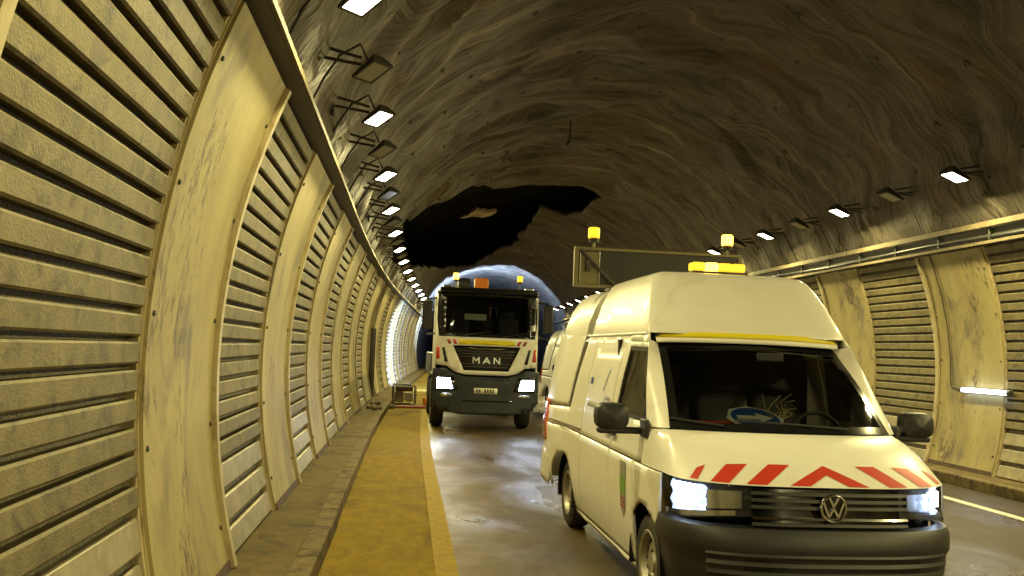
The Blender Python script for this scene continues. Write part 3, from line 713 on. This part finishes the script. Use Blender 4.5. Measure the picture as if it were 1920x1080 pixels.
    mb = MB(); letters(mb, [((-.030, .066), (0, .012)), ((.030, .066), (0, .012)), ((-.064, .034), (-.030, -.052)), ((-.030, -.052), (0, .0)), ((0, .0), (.030, -.052)), ((.030, -.052), (.064, .034))], lambda a, b, d: ef(a, b, d), .0125, -.004, .008); mb.build('emblem_letters', M_chrome, em)
    # bumper
    tb = [-math.pi/2+math.pi*i/48 for i in range(49)]
    zb = [.22, .27, .34, .42, .50, .56, .60, .64, .70, .735, .745]
    def bump_pt(t, z):
        e = abs(t)/(math.pi/2); zt = z
        if z > .70: zt = z-.0*e
        dd = .012+(.018 if .58 < z < .72 else 0)-(.06 if z > .74 else 0)-(.04 if z < .25 else 0); return wrap(t, zt, dd)
    bu = MB(); bu.grid(bump_pt, tb, zb)
    bu = bu.build('front_bumper', M_black, V, recalc=False)
    for s in (-1, 1):
        fa = arch(0, .392); pts = [p for p in fa if p[0] > .2 and p[1] < .64]
        mb = MB(); panel(mb, [(.37, .25), (.37, .74), (.345, .74)]+pts[::-1], lambda x, z: side_pt(s, x, z, .008), .05, flip=s > 0); mb.build('bumper_flank', M_black, bu, recalc=False, solid=.02)
    for z in (.585, .53, .475, .42, .365):
        mb = MB(); tl_ = t_of_y(.74, .5); tz = [-tl_+2*tl_*i/30 for i in range(31)]
        mb.grid(lambda t, k: wrap(t, z+(-.004, -.004, .018, .018)[k], (.012, .034, .026, .012)[k]), tz, range(4)); mb.build('bumper_slat', M_black, bu)
        mb = MB(); tl2 = t_of_y(.55, .5); tz2 = [-tl2+2*tl2*i/24 for i in range(25)]
        mb.grid(lambda t, k: wrap(t, z-.034+k*.026, .0135), tz2, range(2)); mb.build('bumper_slot', M_trimblk, bu)
    # ---- high roof
    LV = [(1.925, 0, 0), (1.945, .004, .0), (2.05, .085, .025), (2.20, .20, .065), (2.32, .305, .11), (2.385, .37, .142), (2.42, .43, .178), (2.442, .53, .25), (2.453, .8, .42)]
    def roof_ring(lv, xr, n=20):
        z, fi, si = lv; out = []; xb = xr+si*.9; hw = .79-si; xfr = -.60-fi
        for i in range(n+1): u = i/n; out.append((xb+(xfr-xb)*u, -hw*(.97+.03*min(1, u*3)), z))
        m = 16
        for i in range(1, m):
            a = -math.pi/2+math.pi*i/m; sg = math.copysign(1, a); c = max(0, math.cos(a)); s_ = abs(math.sin(a))
            out.append((xfr+.095*c**.6, sg*hw*s_**.46, z))
        for i in range(n+1): u = 1-i/n; out.append((xb+(xfr-xb)*u, hw*(.97+.03*min(1, u*3)), z))
        return out
    rings = [roof_ring(l, -2.62) for l in LV]; nn = len(rings[0])
    mb = MB(); mb.add([p for r_ in rings for p in r_], [(i*nn+j, i*nn+(j+1) % nn, (i+1)*nn+(j+1) % nn, (i+1)*nn+j) for i in range(len(LV)-1) for j in range(nn)]+[tuple((len(LV)-1)*nn+j for j in range(nn))])
    rf = mb.build('high_roof', M_white, V)
    # rear section of the roof behind the gap
    pr_ = [(.782, 1.935), (.765, 2.05), (.71, 2.2), (.64, 2.32), (.56, 2.385), (.42, 2.42), (0, 2.43)]
    pf = [(-a, b) for a, b in pr_]+[(a, b) for a, b in pr_[::-1][1:]]
    mb = MB(); xs_ = [-2.90, -3.3, -3.75, -3.88, -3.93]
    mb.grid(lambda i, k: (xs_[i]+(.14*(pf[k][1]-1.93) if i == 0 else .08*(pf[k][1]-1.93)), pf[k][0]*(1.0, 1.08, 1.09, 1.07, 1.03)[i]*.985, pf[k][1]-(0, 0, .01, .03, .08)[i]), range(5), range(len(pf)))
    mb.f += [tuple(range(len(pf)))]
    mb.build('rear_roof', M_white, V)
    for s in (-1, 1):
        mb = MB(); panel(mb, [(-.47, 1.853), (-.545, 1.93), (-2.63, 1.93), (-2.63, 1.903), (-1.036, 1.903), (-1.034, 1.864)], lambda x, z: side_pt(s, x, z, .002), .1, flip=s > 0); mb.build('roof_rail', M_white, V, recalc=False, solid=.014)
    # yellow band above the windscreen and gutter strip
    mb = MB()
    def band(y, k):
        kk = abs(y); sg = -1 if y < 0 else 1; yy = .725*kk
        return Vector((-.480-.085*kk**3+(.016, -.008)[k], sg*yy, (1.902, 1.943)[k]-.012*kk*kk))
    mb.grid(band, [-1+2*i/20 for i in range(21)], (0, 1)); mb.build('yellow_band', M_yel, V, recalc=False, solid=.01)
    mb = MB()
    def header(y, k):
        p = band(y, 0); p.z -= (.036, .002)[k]; p.x += (.012, -.001)[k]; return p
    mb.grid(header, [-1+2*i/20 for i in range(21)], (0, 1)); mb.build('screen_header', M_white, V, recalc=False, solid=.01)
    for s in (-1, 1):
        mb = MB(); mb.tube([side_pt(s, x, 1.918, .004) for x in (-.56, -.9, -1.5, -2.1, -2.7)], .012, 6); mb.build('gutter', M_white, V)
    # ---- rear and inside
    MB().box((-3.93, 0, 1.25), (.06, 1.62, 1.25)).build('tailgate', M_white, V, bevel=.02)
    mb = MB(); mb.grid(lambda i, z: ((-3.40, -3.98, -4.03, -4.05, -4.05, -4.03, -3.98, -3.40)[i], (-1.035, -1.02, -.90, -.5, .5, .90, 1.02, 1.035)[i]*(1 if z < .55 else .99), z), range(8), (.36, .42, .62, .70)); mb.build('rear_bumper', M_white, V, solid=.02)
    fl_b = box('floor_pan', (-1.75, 0, .33), (4.2, 1.40, .10), M_trimblk, V)
    box('partition', (-1.30, 0, 1.25), (.04, 1.66, 1.25), M_int, V)
    box('cab_floor', (-.45, 0, .62), (1.6, 1.6, .05), M_int, V)
    box('headliner', (-1.6, 0, 1.90), (2.1, 1.46, .03), M_int, V)
    mb = MB(); mb.grid(lambda k, y: ((.34, .20, -.02, -.16, -.2)[k]-.22*(abs(y)/.8)**2.2, y, (1.235, 1.262, 1.275, 1.24, .9)[k]), range(5), [-.8+i*.16 for i in range(11)]); mb.build('dashboard', M_dash, V, solid=.01)
    for y in (-.48, .02, .48):
        st_ = empty('seat', (-.78, y, .62)); st_.parent = V
        MB().box((0, 0, .18), (.48, .44, .16)).build('seat_cushion', M_int, st_, bevel=.04)
        MB().box((-.25, 0, .56), (.13, .44, .66), Matrix.Rotation(R(-9), 4, 'Y')).build('seat_back', M_int, st_, bevel=.05)
        MB().box((-.19, 0, 1.0), (.10, .26, .20), Matrix.Rotation(R(-9), 4, 'Y')).build('headrest', M_int, st_, bevel=.045)
    mb = MB(); mb.tube([(-.30+.06*math.sin(2*math.pi*k/24)*-1, .46+.19*math.cos(2*math.pi*k/24), 1.20+.17*math.sin(2*math.pi*k/24)) for k in range(25)], .016, 8, False); sw = mb.build('steering_wheel', M_int, V)
    MB().box((-.12, 0, 1.77), (.02, .2, .06)).build('inside_mirror', M_int, V, bevel=.01)
    # prints on the near flank
    if full:
        def dec(name, poly, m, st=.08, s=-1):
            mb = MB(); panel(mb, poly, lambda x, z: side_pt(s, x, z, .0095), st, flip=s > 0); return mb.build(name, m, V, recalc=False)
        dec('blue_text_block', [(-2.0, 1.47), (-2.0, 1.53), (-2.10, 1.53), (-2.10, 1.47)], M_blue)
        dec('blue_logo_stroke', [(-1.53, 1.43), (-1.55, 1.43), (-1.44, 1.60), (-1.40, 1.63)], M_blue, .04)
        dec('blue_logo_stroke', [(-1.50, 1.22), (-1.54, 1.20), (-1.47, 1.33), (-1.43, 1.42), (-1.44, 1.36)], M_blue, .04)
        for k in range(5): dec('small_letter', [(-1.40+k*.03, 1.355), (-1.38+k*.03, 1.355), (-1.38+k*.03, 1.385), (-1.40+k*.03, 1.385)], M_grey, .1)
        def d2(name, poly, m):
            mb = MB(); panel(mb, poly, lambda x, z: side_pt(-1, x, z, .004), .06, flip=False); return mb.build(name, m, V, recalc=False)
        d2('crest_top', [(-.63, .86), (-.63, .955), (-.46, .955), (-.46, .86)], M_grey)
        d2('crest_green', [(-.63, .71), (-.63, .857), (-.46, .857), (-.46, .71)], M_green)
        d2('crest_foot', [(-.63, .707), (-.46, .707), (-.48, .60), (-.545, .54), (-.61, .60)], M_grey)
        for k in range(3): 
            mb = MB(); panel(mb, [(-.615, .615+k*.03), (-.475, .615+k*.03), (-.475, .63+k*.03), (-.615, .63+k*.03)], lambda x, z: side_pt(-1, x, z, .006), .1, flip=False); mb.build('crest_bar', M_redpipe, V, recalc=False)
    return V
van = make_van('white high-roof service van with red chevrons on its bonnet and amber light bar', (2.60, 6.18, 0), R(-90+.5))

# things carried by the van (roof light bar, arrow board, sign on the dashboard)
def on_van(p): return van_m @ Vector(p)
van_m = Matrix.Translation((2.60, 6.18, 0)) @ Matrix.Rotation(R(-90+.5), 4, 'Z')
lb = thing('light_bar', 'lit amber warning light bar on the high roof of the van', 'light bar', on_van((-1.42, .06, 2.456)), R(-90+.5))
box('bar_base', (0, 0, .018), (.16, .50, .036), M_dark, lb, .008)
for k, (y, m) in enumerate(((-.19, M_amber_dim), (-.07, M_amber_on), (.05, M_amber_dim), (.17, M_amber_dim))):
    box('amber_lens', (0, y, .075), (.14, .114, .075), m, lb, .018)
def beacon(name, label, loc, lit, h=.14, stem=.06, sc_=1, group=None):
    b = thing(name, label, 'beacon', loc, 0, group); sc_ *= .86
    MB().tube([(0, 0, 0), (0, 0, stem)], .016*sc_, 8).build('stem', M_olive, b)
    MB().lathe([(.001, stem), (.058*sc_, stem), (.062*sc_, stem+.03), (.05*sc_, stem+.045)], 'z', 20).build('base', M_black, b)
    MB().lathe([(.066*sc_, stem+.042), (.070*sc_, stem+.06), (.070*sc_, stem+h), (.06*sc_, stem+h+.012), (.001, stem+h+.014)], 'z', 20).build('dome', M_amber_on if lit else M_amber_dim, b)
    return b
ab = thing('arrow_board', 'folded traffic arrow board in a metal frame on the van roof', 'sign board', on_van((-3.05, 0, 2.43)), R(-90+.5))
z0, z1, w_ = .0, .40, .90
box('back_plate', (0, .13, .20), (.03, 1.52, .36), M_bronze, ab, .005)
box('frame_top', (0, 0, z1), (.04, 2*w_, .03), M_olive, ab, .004); box('frame_bottom', (0, 0, z0+.015), (.05, 2*w_, .03), M_olive, ab, .004)
for y in (-w_+.02, w_-.02): box('frame_side', (0.002, y, .2), (.05, .045, .37), M_olive, ab, .004)
MB().tube([(.03, -w_+.06, .38), (.03, -w_+.42, .03)], .022, 6).build('frame_brace', M_dark, ab)
box('side_plate', (.0, -w_+.16, .2), (.02, .19, .33), M_olive, ab)
for y in (-.5, .5): box('roof_foot', (0, y, -.012), (.3, .06, .03), M_dark, ab, .004)
box('side_box', (.025, -w_+.14, .22), (.05, .05, .12), M_dark, ab, .008)
beacon('beacon', 'dim amber beacon above the open side bracket of the arrow board', on_van((-3.05, -.70, 2.43+.41)), False)
beacon('beacon', 'brightly lit amber beacon on the arrow board behind the light bar', on_van((-3.05, .74, 2.43+.41)), True)
# direction sign lying on the dashboard
sg = thing('direction_sign', 'round blue sign with white arrow lying on the van dashboard', 'sign', on_van((.05, -.17, 1.335)), R(-90))
sg.rotation_euler = (R(0), R(20), R(-90))
MB().lathe([(.001, 0), (.205, 0), (.205, .008), (.001, .008)], 'z', 8).build('white_plate', M_signwhite, sg)
MB().lathe([(.17, .0085), (.17, .011), (.001, .011)], 'z', 32).build('blue_disc', M_signblue, sg)
MB().prism([(.03, -.13), (.03, .02), (.075, .02), (0, .13), (-.075, .02), (-.03, .02), (-.03, -.13)], lambda p, d: (p[0], p[1], d), .0115, .014).build('arrow', M_signwhite, sg)
tag(MB().tube([on_van((.06, -.60, 1.305)), on_van((.05, -.24, 1.302))], .012, 6).build('red_stick', M_red), 'short red stick lying beside the blue sign on the dashboard', 'stick')
tw = MB(); rs = random.Random(3); c0 = Vector(on_van((-.02, .02, 1.31)))
for k in range(9):
    p = [c0+Vector((rs.uniform(-.06, .06), rs.uniform(-.05, .05), 0))]
    for j in range(4): p.append(p[-1]+Vector((rs.uniform(-.06, .07), rs.uniform(-.03, .03), rs.uniform(.0, .07))))
    tw.tube(p, .004, 4)
tag(tw.build('straw_bundle', M_twig), 'tangle of dry straw standing on the van dashboard', 'straw')

# ------------------------------------------------------------------ truck
TX, TY = 1.68, 19.2
T = thing('truck', 'cream and dark blue lorry with yellow band, facing the camera with headlights on', 'truck', (TX, TY, 0), R(-90)); T.scale = (1, .95, 1)
def tf(y, z, d=0):      # cab front surface
    k = abs(y)/1.17; return Vector((-.10*k**3-(max(0, z-1.95)*.13)+d, y, z))
def tpan(name, outline, m, d=0, holes=(), st=.12, par=T, solid=.02):
    mb = MB(); panel(mb, outline, lambda y, z: tf(y, z, d), st, holes); return mb.build(name, m, par, recalc=False, solid=solid)
def mirror_poly(half): return [(-a, b) for a, b in half]+[(a, b) for a, b in half[::-1]]
SCR = mirror_poly([(.98, 2.0), (1.0, 2.45), (.97, 2.93)])
tpan('cab_front', mirror_poly([(.48, 1.19), (.70, 1.24), (.88, 1.36), (1.12, 1.38), (1.15, 1.95), (1.13, 2.98)]), M_white, 0, [SCR, mirror_poly([(.50, 1.28), (.76, 1.80)])])
ws = tpan('windscreen', SCR, M_tglass, -.02, solid=0)
tpan('screen_border', mirror_poly([(1.08, 1.985), (1.135, 2.35), (1.12, 2.97)]), M_trimblk, .006, [mirror_poly([(.93, 2.07), (.95, 2.45), (.93, 2.86)])], par=ws)
box('sun_visor', (-.02, 0, 2.97), (.22, 2.2, .11), M_trimblk, T, .03)
gb = tpan('grille', mirror_poly([(.50, 1.28), (.76, 1.80)]), M_trimblk, -.04)
for z in (1.36, 1.42, 1.57, 1.63, 1.69): tpan('grille_bar', mirror_poly([(.49+(z-1.3)*.42, z-.012), (.49+(z-1.3)*.42, z+.012)]), M_dark, -.012, par=gb)
def tl(name, st_): mb = MB(); letters(mb, st_, lambda a, b, d: tf(a, b+1.50, d), .028, -.03, .012); mb.build(name, M_chrome, gb)
tl('letter_m', [((-.30, -.06), (-.30, .06)), ((-.30, .06), (-.235, -.01)), ((-.235, -.01), (-.17, .06)), ((-.17, .06), (-.17, -.06))])
tl('letter_a', [((-.07, -.06), (0, .06)), ((0, .06), (.07, -.06)), ((-.04, -.02), (.04, -.02))])
tl('letter_n', [((.17, -.06), (.17, .06)), ((.17, .06), (.29, -.06)), ((.29, -.06), (.29, .06))])
tpan('chrome_lip', mirror_poly([(.30, 1.735), (.46, 1.765)]), M_chrome, .004)
tpan('yellow_band', mirror_poly([(.63, 1.83), (.63, 1.925)]), M_yel, .004, solid=.004)
for s in (-1, 1):
    for k in range(2):
        a = s*(.66+k*.13); tpan('stripe', [(a, 1.83), (a+s*.07, 1.83), (a+s*.12, 1.925), (a+s*.05, 1.925)], M_red if k == 0 else M_redpipe, .004, solid=.004)
    tpan('corner_vent', [(s*.86, 1.45), (s*.93, 1.44), (s*1.0, 1.75), (s*.95, 1.76)], M_trimblk, .012)
    tpan('side_reflector', [(s*1.04, 1.5), (s*1.12, 1.5), (s*1.12, 1.78), (s*1.06, 1.74)], M_red, .004)
bmp = tpan('front_bumper', mirror_poly([(.55, .36), (1.0, .42), (1.19, .62), (1.19, 1.30), (.92, 1.32), (.70, 1.20), (.48, 1.15)]), M_navy, .06, solid=.16)
for s in (-1, 1):
    hl = tpan('headlamp', [(s*.62, .86), (s*1.10, .84), (s*1.12, 1.16), (s*.72, 1.16)], M_trimblk, .07, par=bmp)
    tpan('lamp_glow', [(s*.74, .89), (s*1.08, .89), (s*1.09, 1.11), (s*.80, 1.11)], M_led, .085, par=hl, solid=.01)
    tpan('lower_lamp', [(s*.74, .72), (s*1.0, .72), (s*1.0, .79), (s*.74, .79)], M_refl, .07, par=bmp)
    ld = bpy.data.lights.new('headlamp_light', 'SPOT'); ld.energy = 34; ld.color = (.66, .80, 1); ld.spot_size = R(60); ld.spot_blend = .7; ld.shadow_soft_size = .09
    lo = bpy.data.objects.new('headlamp_light', ld); col.objects.link(lo); lo.parent = hl; lo.location = (.20, s*.93, .99); lo.rotation_euler = (0, R(-80), 0)
tpan('number_plate', mirror_poly([(.26, .80), (.26, .92)]), M_cream, .075, solid=.01, par=bmp)
for k in range(7):
    if k == 2: continue
    tpan('plate_character', [(-.21+k*.06, .825), (-.175+k*.06, .825), (-.175+k*.06, .895), (-.21+k*.06, .895)], M_black, .078, solid=.002, par=bmp)
tpan('bumper_groove', mirror_poly([(.60, .63), (.60, .66)]), M_trimblk, .066, par=bmp)
for s in (-.55, .35):
    MB().tube([tf(s, 2.0, .03), tf(s+.25, 2.06, .04), tf(s+.62, 2.12, .03)], .012, 5).build('wiper', M_black, T)
for z in (1.55, 1.72): tpan('hood_seam', mirror_poly([(1.02, z), (1.02, z+.008)]), M_dark, -.035, par=gb, solid=.002)
# cab sides, roof, inside
for s in (-1, 1):
    mb = MB(); panel(mb, [(-.12, 1.0), (-.12, 1.97), (-.26, 2.98), (-1.9, 2.98), (-1.9, 1.0)], lambda x, z: (x, s*1.155, z), .25, [[(-.35, 2.0), (-.42, 2.75), (-1.15, 2.75), (-1.15, 2.0)]], flip=s > 0); sd = mb.build('cab_side', M_white, T, recalc=False, solid=.03)
    mb = MB(); mb.add([(-.35, s*1.15, 2.0), (-.42, s*1.15, 2.75), (-1.15, s*1.15, 2.75), (-1.15, s*1.15, 2.0)], [(0, 1, 2, 3)]); mb.build('side_window', M_glass, sd)
    mm = empty('door_mirror', (0, 0, 0)); mm.parent = T
    box('mirror_head', (-.02, s*1.36, 2.42), (.10, .22, .62), M_black, mm, .03)
    for z in (2.80, 2.05): MB().tube([(-.3, s*1.12, z), (-.05, s*1.36, z-.05)], .022, 6).build('mirror_arm', M_black, mm)
    wheel(T, -1.35, s, .50, .30, 1.02, .29, 10); wheel(T, -5.0, s, .50, .30, 1.02, .29, 10)
    box('step_box', (-1.1, s*1.13, .72), (.95, .12, .60), M_navy, T, .04)
    box('mudguard', (-1.4, s*1.05, 1.12), (1.2, .30, .10), M_black, T, .03)
mb = MB(); mb.grid(lambda i, k: ((-.16, -.24, -.5, -1.0, -1.9)[i], (-1.15, -1.05, -.6, 0, .6, 1.05, 1.15)[k], (2.96, 3.03, 3.07, 3.08, 3.06)[i]-(.06, .01, 0, 0, 0, .01, .06)[k]), range(5), range(7)); mb.build('cab_roof', M_navy, T, solid=.03)
mb = MB(); panel(mb, mirror_poly([(1.15, 1.0), (1.15, 2.98)]), lambda y, z: (-1.88, y, z), .4, [[(.16, 2.45), (.16, 2.72), (.38, 2.72), (.38, 2.45)]]); mb.build('cab_back', M_int, T, recalc=False, solid=.03)
box('dashboard', (-.45, 0, 1.92), (.5, 2.0, .22), M_int, T, .04); box('cab_floor', (-1, 0, 1.2), (1.7, 2.2, .06), M_int, T)
for y in (-.6, .6):
    st_ = empty('seat', (-1.2, y, 1.3)); st_.parent = T
    box('seat_back', (-.1, 0, .75), (.14, .5, .8), M_int, st_, .05); box('headrest', (-.1, 0, 1.25), (.1, .28, .2), M_int, st_, .04); box('seat_cushion', (.15, 0, .35), (.5, .5, .15), M_int, st_, .04)
box('cab_clipboard', (-.5, -.25, 2.43), (.02, .5, .13), M_cream, T)
MB().tube([(-.62+.1*math.sin(2*math.pi*k/20), .55+.22*math.cos(2*math.pi*k/20), 2.12+.18*math.sin(2*math.pi*k/20)) for k in range(21)], .018, 6, False).build('steering_wheel', M_int, T)
box('chassis', (-4.2, 0, .82), (6.4, .9, .28), M_trimblk, T); box('load_bed', (-4.9, 0, 1.32), (5.6, 2.35, .55), M_navy, T, .03)
box('front_axle', (-1.35, 0, .5), (.16, 1.8, .16), M_trimblk, T)
cr = empty('loading_crane', (-2.05, 0, 1.5)); cr.parent = T
MB().box((0, .05, 1.0), (.3, .36, 1.3)).build('crane_column', M_redpipe, cr, bevel=.03); MB().box((-.02, -.02, 1.76), (.34, .34, .28)).build('crane_head', M_orange, cr, bevel=.04)
MB().lathe([(.001, -.15), (.15, -.15), (.17, -.05), (.17, .05), (.15, .15), (.001, .15)], 'y', 20, (0, -.45, 1.72)).build('hose_drum', M_black, cr)
MB().tube([(0, .1, 1.5), (0, .75, 1.35), (0, 1.0, .9)], .07, 8).build('crane_arm', M_redpipe, cr)
for s, lit in ((-1, True), (1, False)):
    beacon('truck_beacon', 'lit amber beacon on the truck roof above the dusty white pillar' if lit else 'dim orange beacon on the truck roof beside the crane head', (TX+s*.70, TY+.45, 3.02), lit, .16, .17)  # the dimmer dome has a faint glow in its material too
for s in (-1, 1):
    box('roof_lamp', (-.2, s*.93, 3.04), (.12, .2, .09), M_refl, T, .02)

# ------------------------------------------------------------------ behind the truck
v2 = make_van('white van standing behind the truck, lit by cold work lights', (5.15, 24.0, 0), R(-90), False)
def work_stand(label, loc, heads, spread=85):
    ws2 = thing('work_light_stand', label, 'work light', loc)
    for k in range(3):
        a = 2*math.pi*k/3; MB().tube([(0, 0, .7), (.5*math.cos(a), .5*math.sin(a), .02)], .018, 6).build('leg', M_dark, ws2)
    MB().tube([(0, 0, .5), (0, 0, 1.95)], .022, 6).build('pole', M_dark, ws2)
    MB().box((0, 0, 1.95), (.7, .04, .04)).build('cross_bar', M_dark, ws2)
    for s, dr, en in heads:
        q = look_rot(dr).to_matrix().to_4x4(); q.translation = (s*.28, 0, 2.05)
        h = MB().box((0, 0, .05), (.34, .26, .09)).build('lamp_head', M_dark, ws2, bevel=.01); h.matrix_local = q
        MB().box((0, 0, 0.0), (.30, .22, .006)).build('lamp_lens', M_led, h)
        ld = bpy.data.lights.new('work_light', 'SPOT'); ld.energy = en; ld.color = (.40, .58, 1); ld.spot_size = R(spread); ld.spot_blend = .5; ld.shadow_soft_size = .1
        lo = bpy.data.objects.new('work_light', ld); col.objects.link(lo); lo.parent = h; lo.location = (0, 0, -.05)
work_stand('tripod stand with a cold work light turned to the wall behind the truck', (2.4, 34, 0), [(-1, (-.62, 1, -.22), 6500)], 74)
work_stand('tripod stand with cold work lights raised to the vault past the hole', (4.4, 54, 0), [(-1, (-.25, .9, .6), 14000), (1, (.15, .9, .6), 14000)])
# generator and bits on the ground
g = thing('generator', 'portable generator in a dark tube frame at the edge of the walkway', 'generator', (-.03, 27.4, 0), R(4))
gw, gd, gh = .66, .5, .58
for y in (-gd/2, gd/2): MB().tube([(-gw/2, y, .03), (-gw/2, y, gh-.06), (-gw/2+.06, y, gh), (gw/2-.06, y, gh), (gw/2, y, gh-.06), (gw/2, y, .03), (gw/2-.04, y, .015), (-gw/2+.04, y, .015), (-gw/2, y, .03)], .02, 6).build('frame_loop', M_dark, g)
for x in (-gw/2+.1, gw/2-.1):
    for z in (.015, gh): MB().tube([(x, -gd/2, z), (x, gd/2, z)], .016, 6).build('frame_cross', M_dark, g)
box('fuel_tank', (0, 0, .47), (.5, .4, .14), M_brown, g, .03); box('engine', (-.15, 0, .22), (.26, .34, .30), M_olive, g, .02); box('alternator', (.16, 0, .22), (.22, .30, .26), M_cream, g, .03)
box('control_panel', (.12, -gd/2+.04, .25), (.26, .02, .22), M_greylens, g); box('exhaust', (-.15, -gd/2+.06, .36), (.2, .05, .09), M_rail, g, .01)
cn = thing('traffic_cone', 'orange traffic cone lying on its side by the generator', 'cone', (.56, 26.9, .125), 0); cn.rotation_euler = (0, R(82), R(10))
MB().lathe([(.125, 0), (.12, .02), (.03, .44), (.02, .45), (.001, .45)], 'z', 18).build('cone_body', M_orange, cn); MB().box((0, 0, .0), (.25, .25, .03)).build('cone_base', M_orange, cn, bevel=.01); MB().lathe([(.089, .17), (.068, .27)], 'z', 18).build('white_collar', M_signwhite, cn)
tag(MB().tube([(-.25, 25.7, .04), (.5, 25.75, .04), (1.2, 25.7, .04)], .035, 8).build('red_pipe', M_redpipe), 'long dark red pipe lying on the road before the generator', 'pipe')
rs = random.Random(5)
for k in range(12):
    x, y, r_ = rs.uniform(-.9, -.35), rs.uniform(22.5, 26), rs.uniform(.05, .11); mb = MB(); vs = []
    mb.lathe([(.001, -r_*.7), (r_*rs.uniform(.7, .9), -r_*.4), (r_, 0), (r_*rs.uniform(.5, .8), r_*.5), (.001, r_*.7)], 'z', 7); mb.v = [(p[0]*rs.uniform(.8, 1.2), p[1]*rs.uniform(.8, 1.2), p[2]) for p in mb.v]
    o = mb.build('rubble_stone', M_stone, smooth=False); o.location = (x, y, (.15 if x < -.6 else 0)+r_*.6); tag(o, 'small broken stone lying along the kerb before the generator', 'stone', 'stones along the kerb')
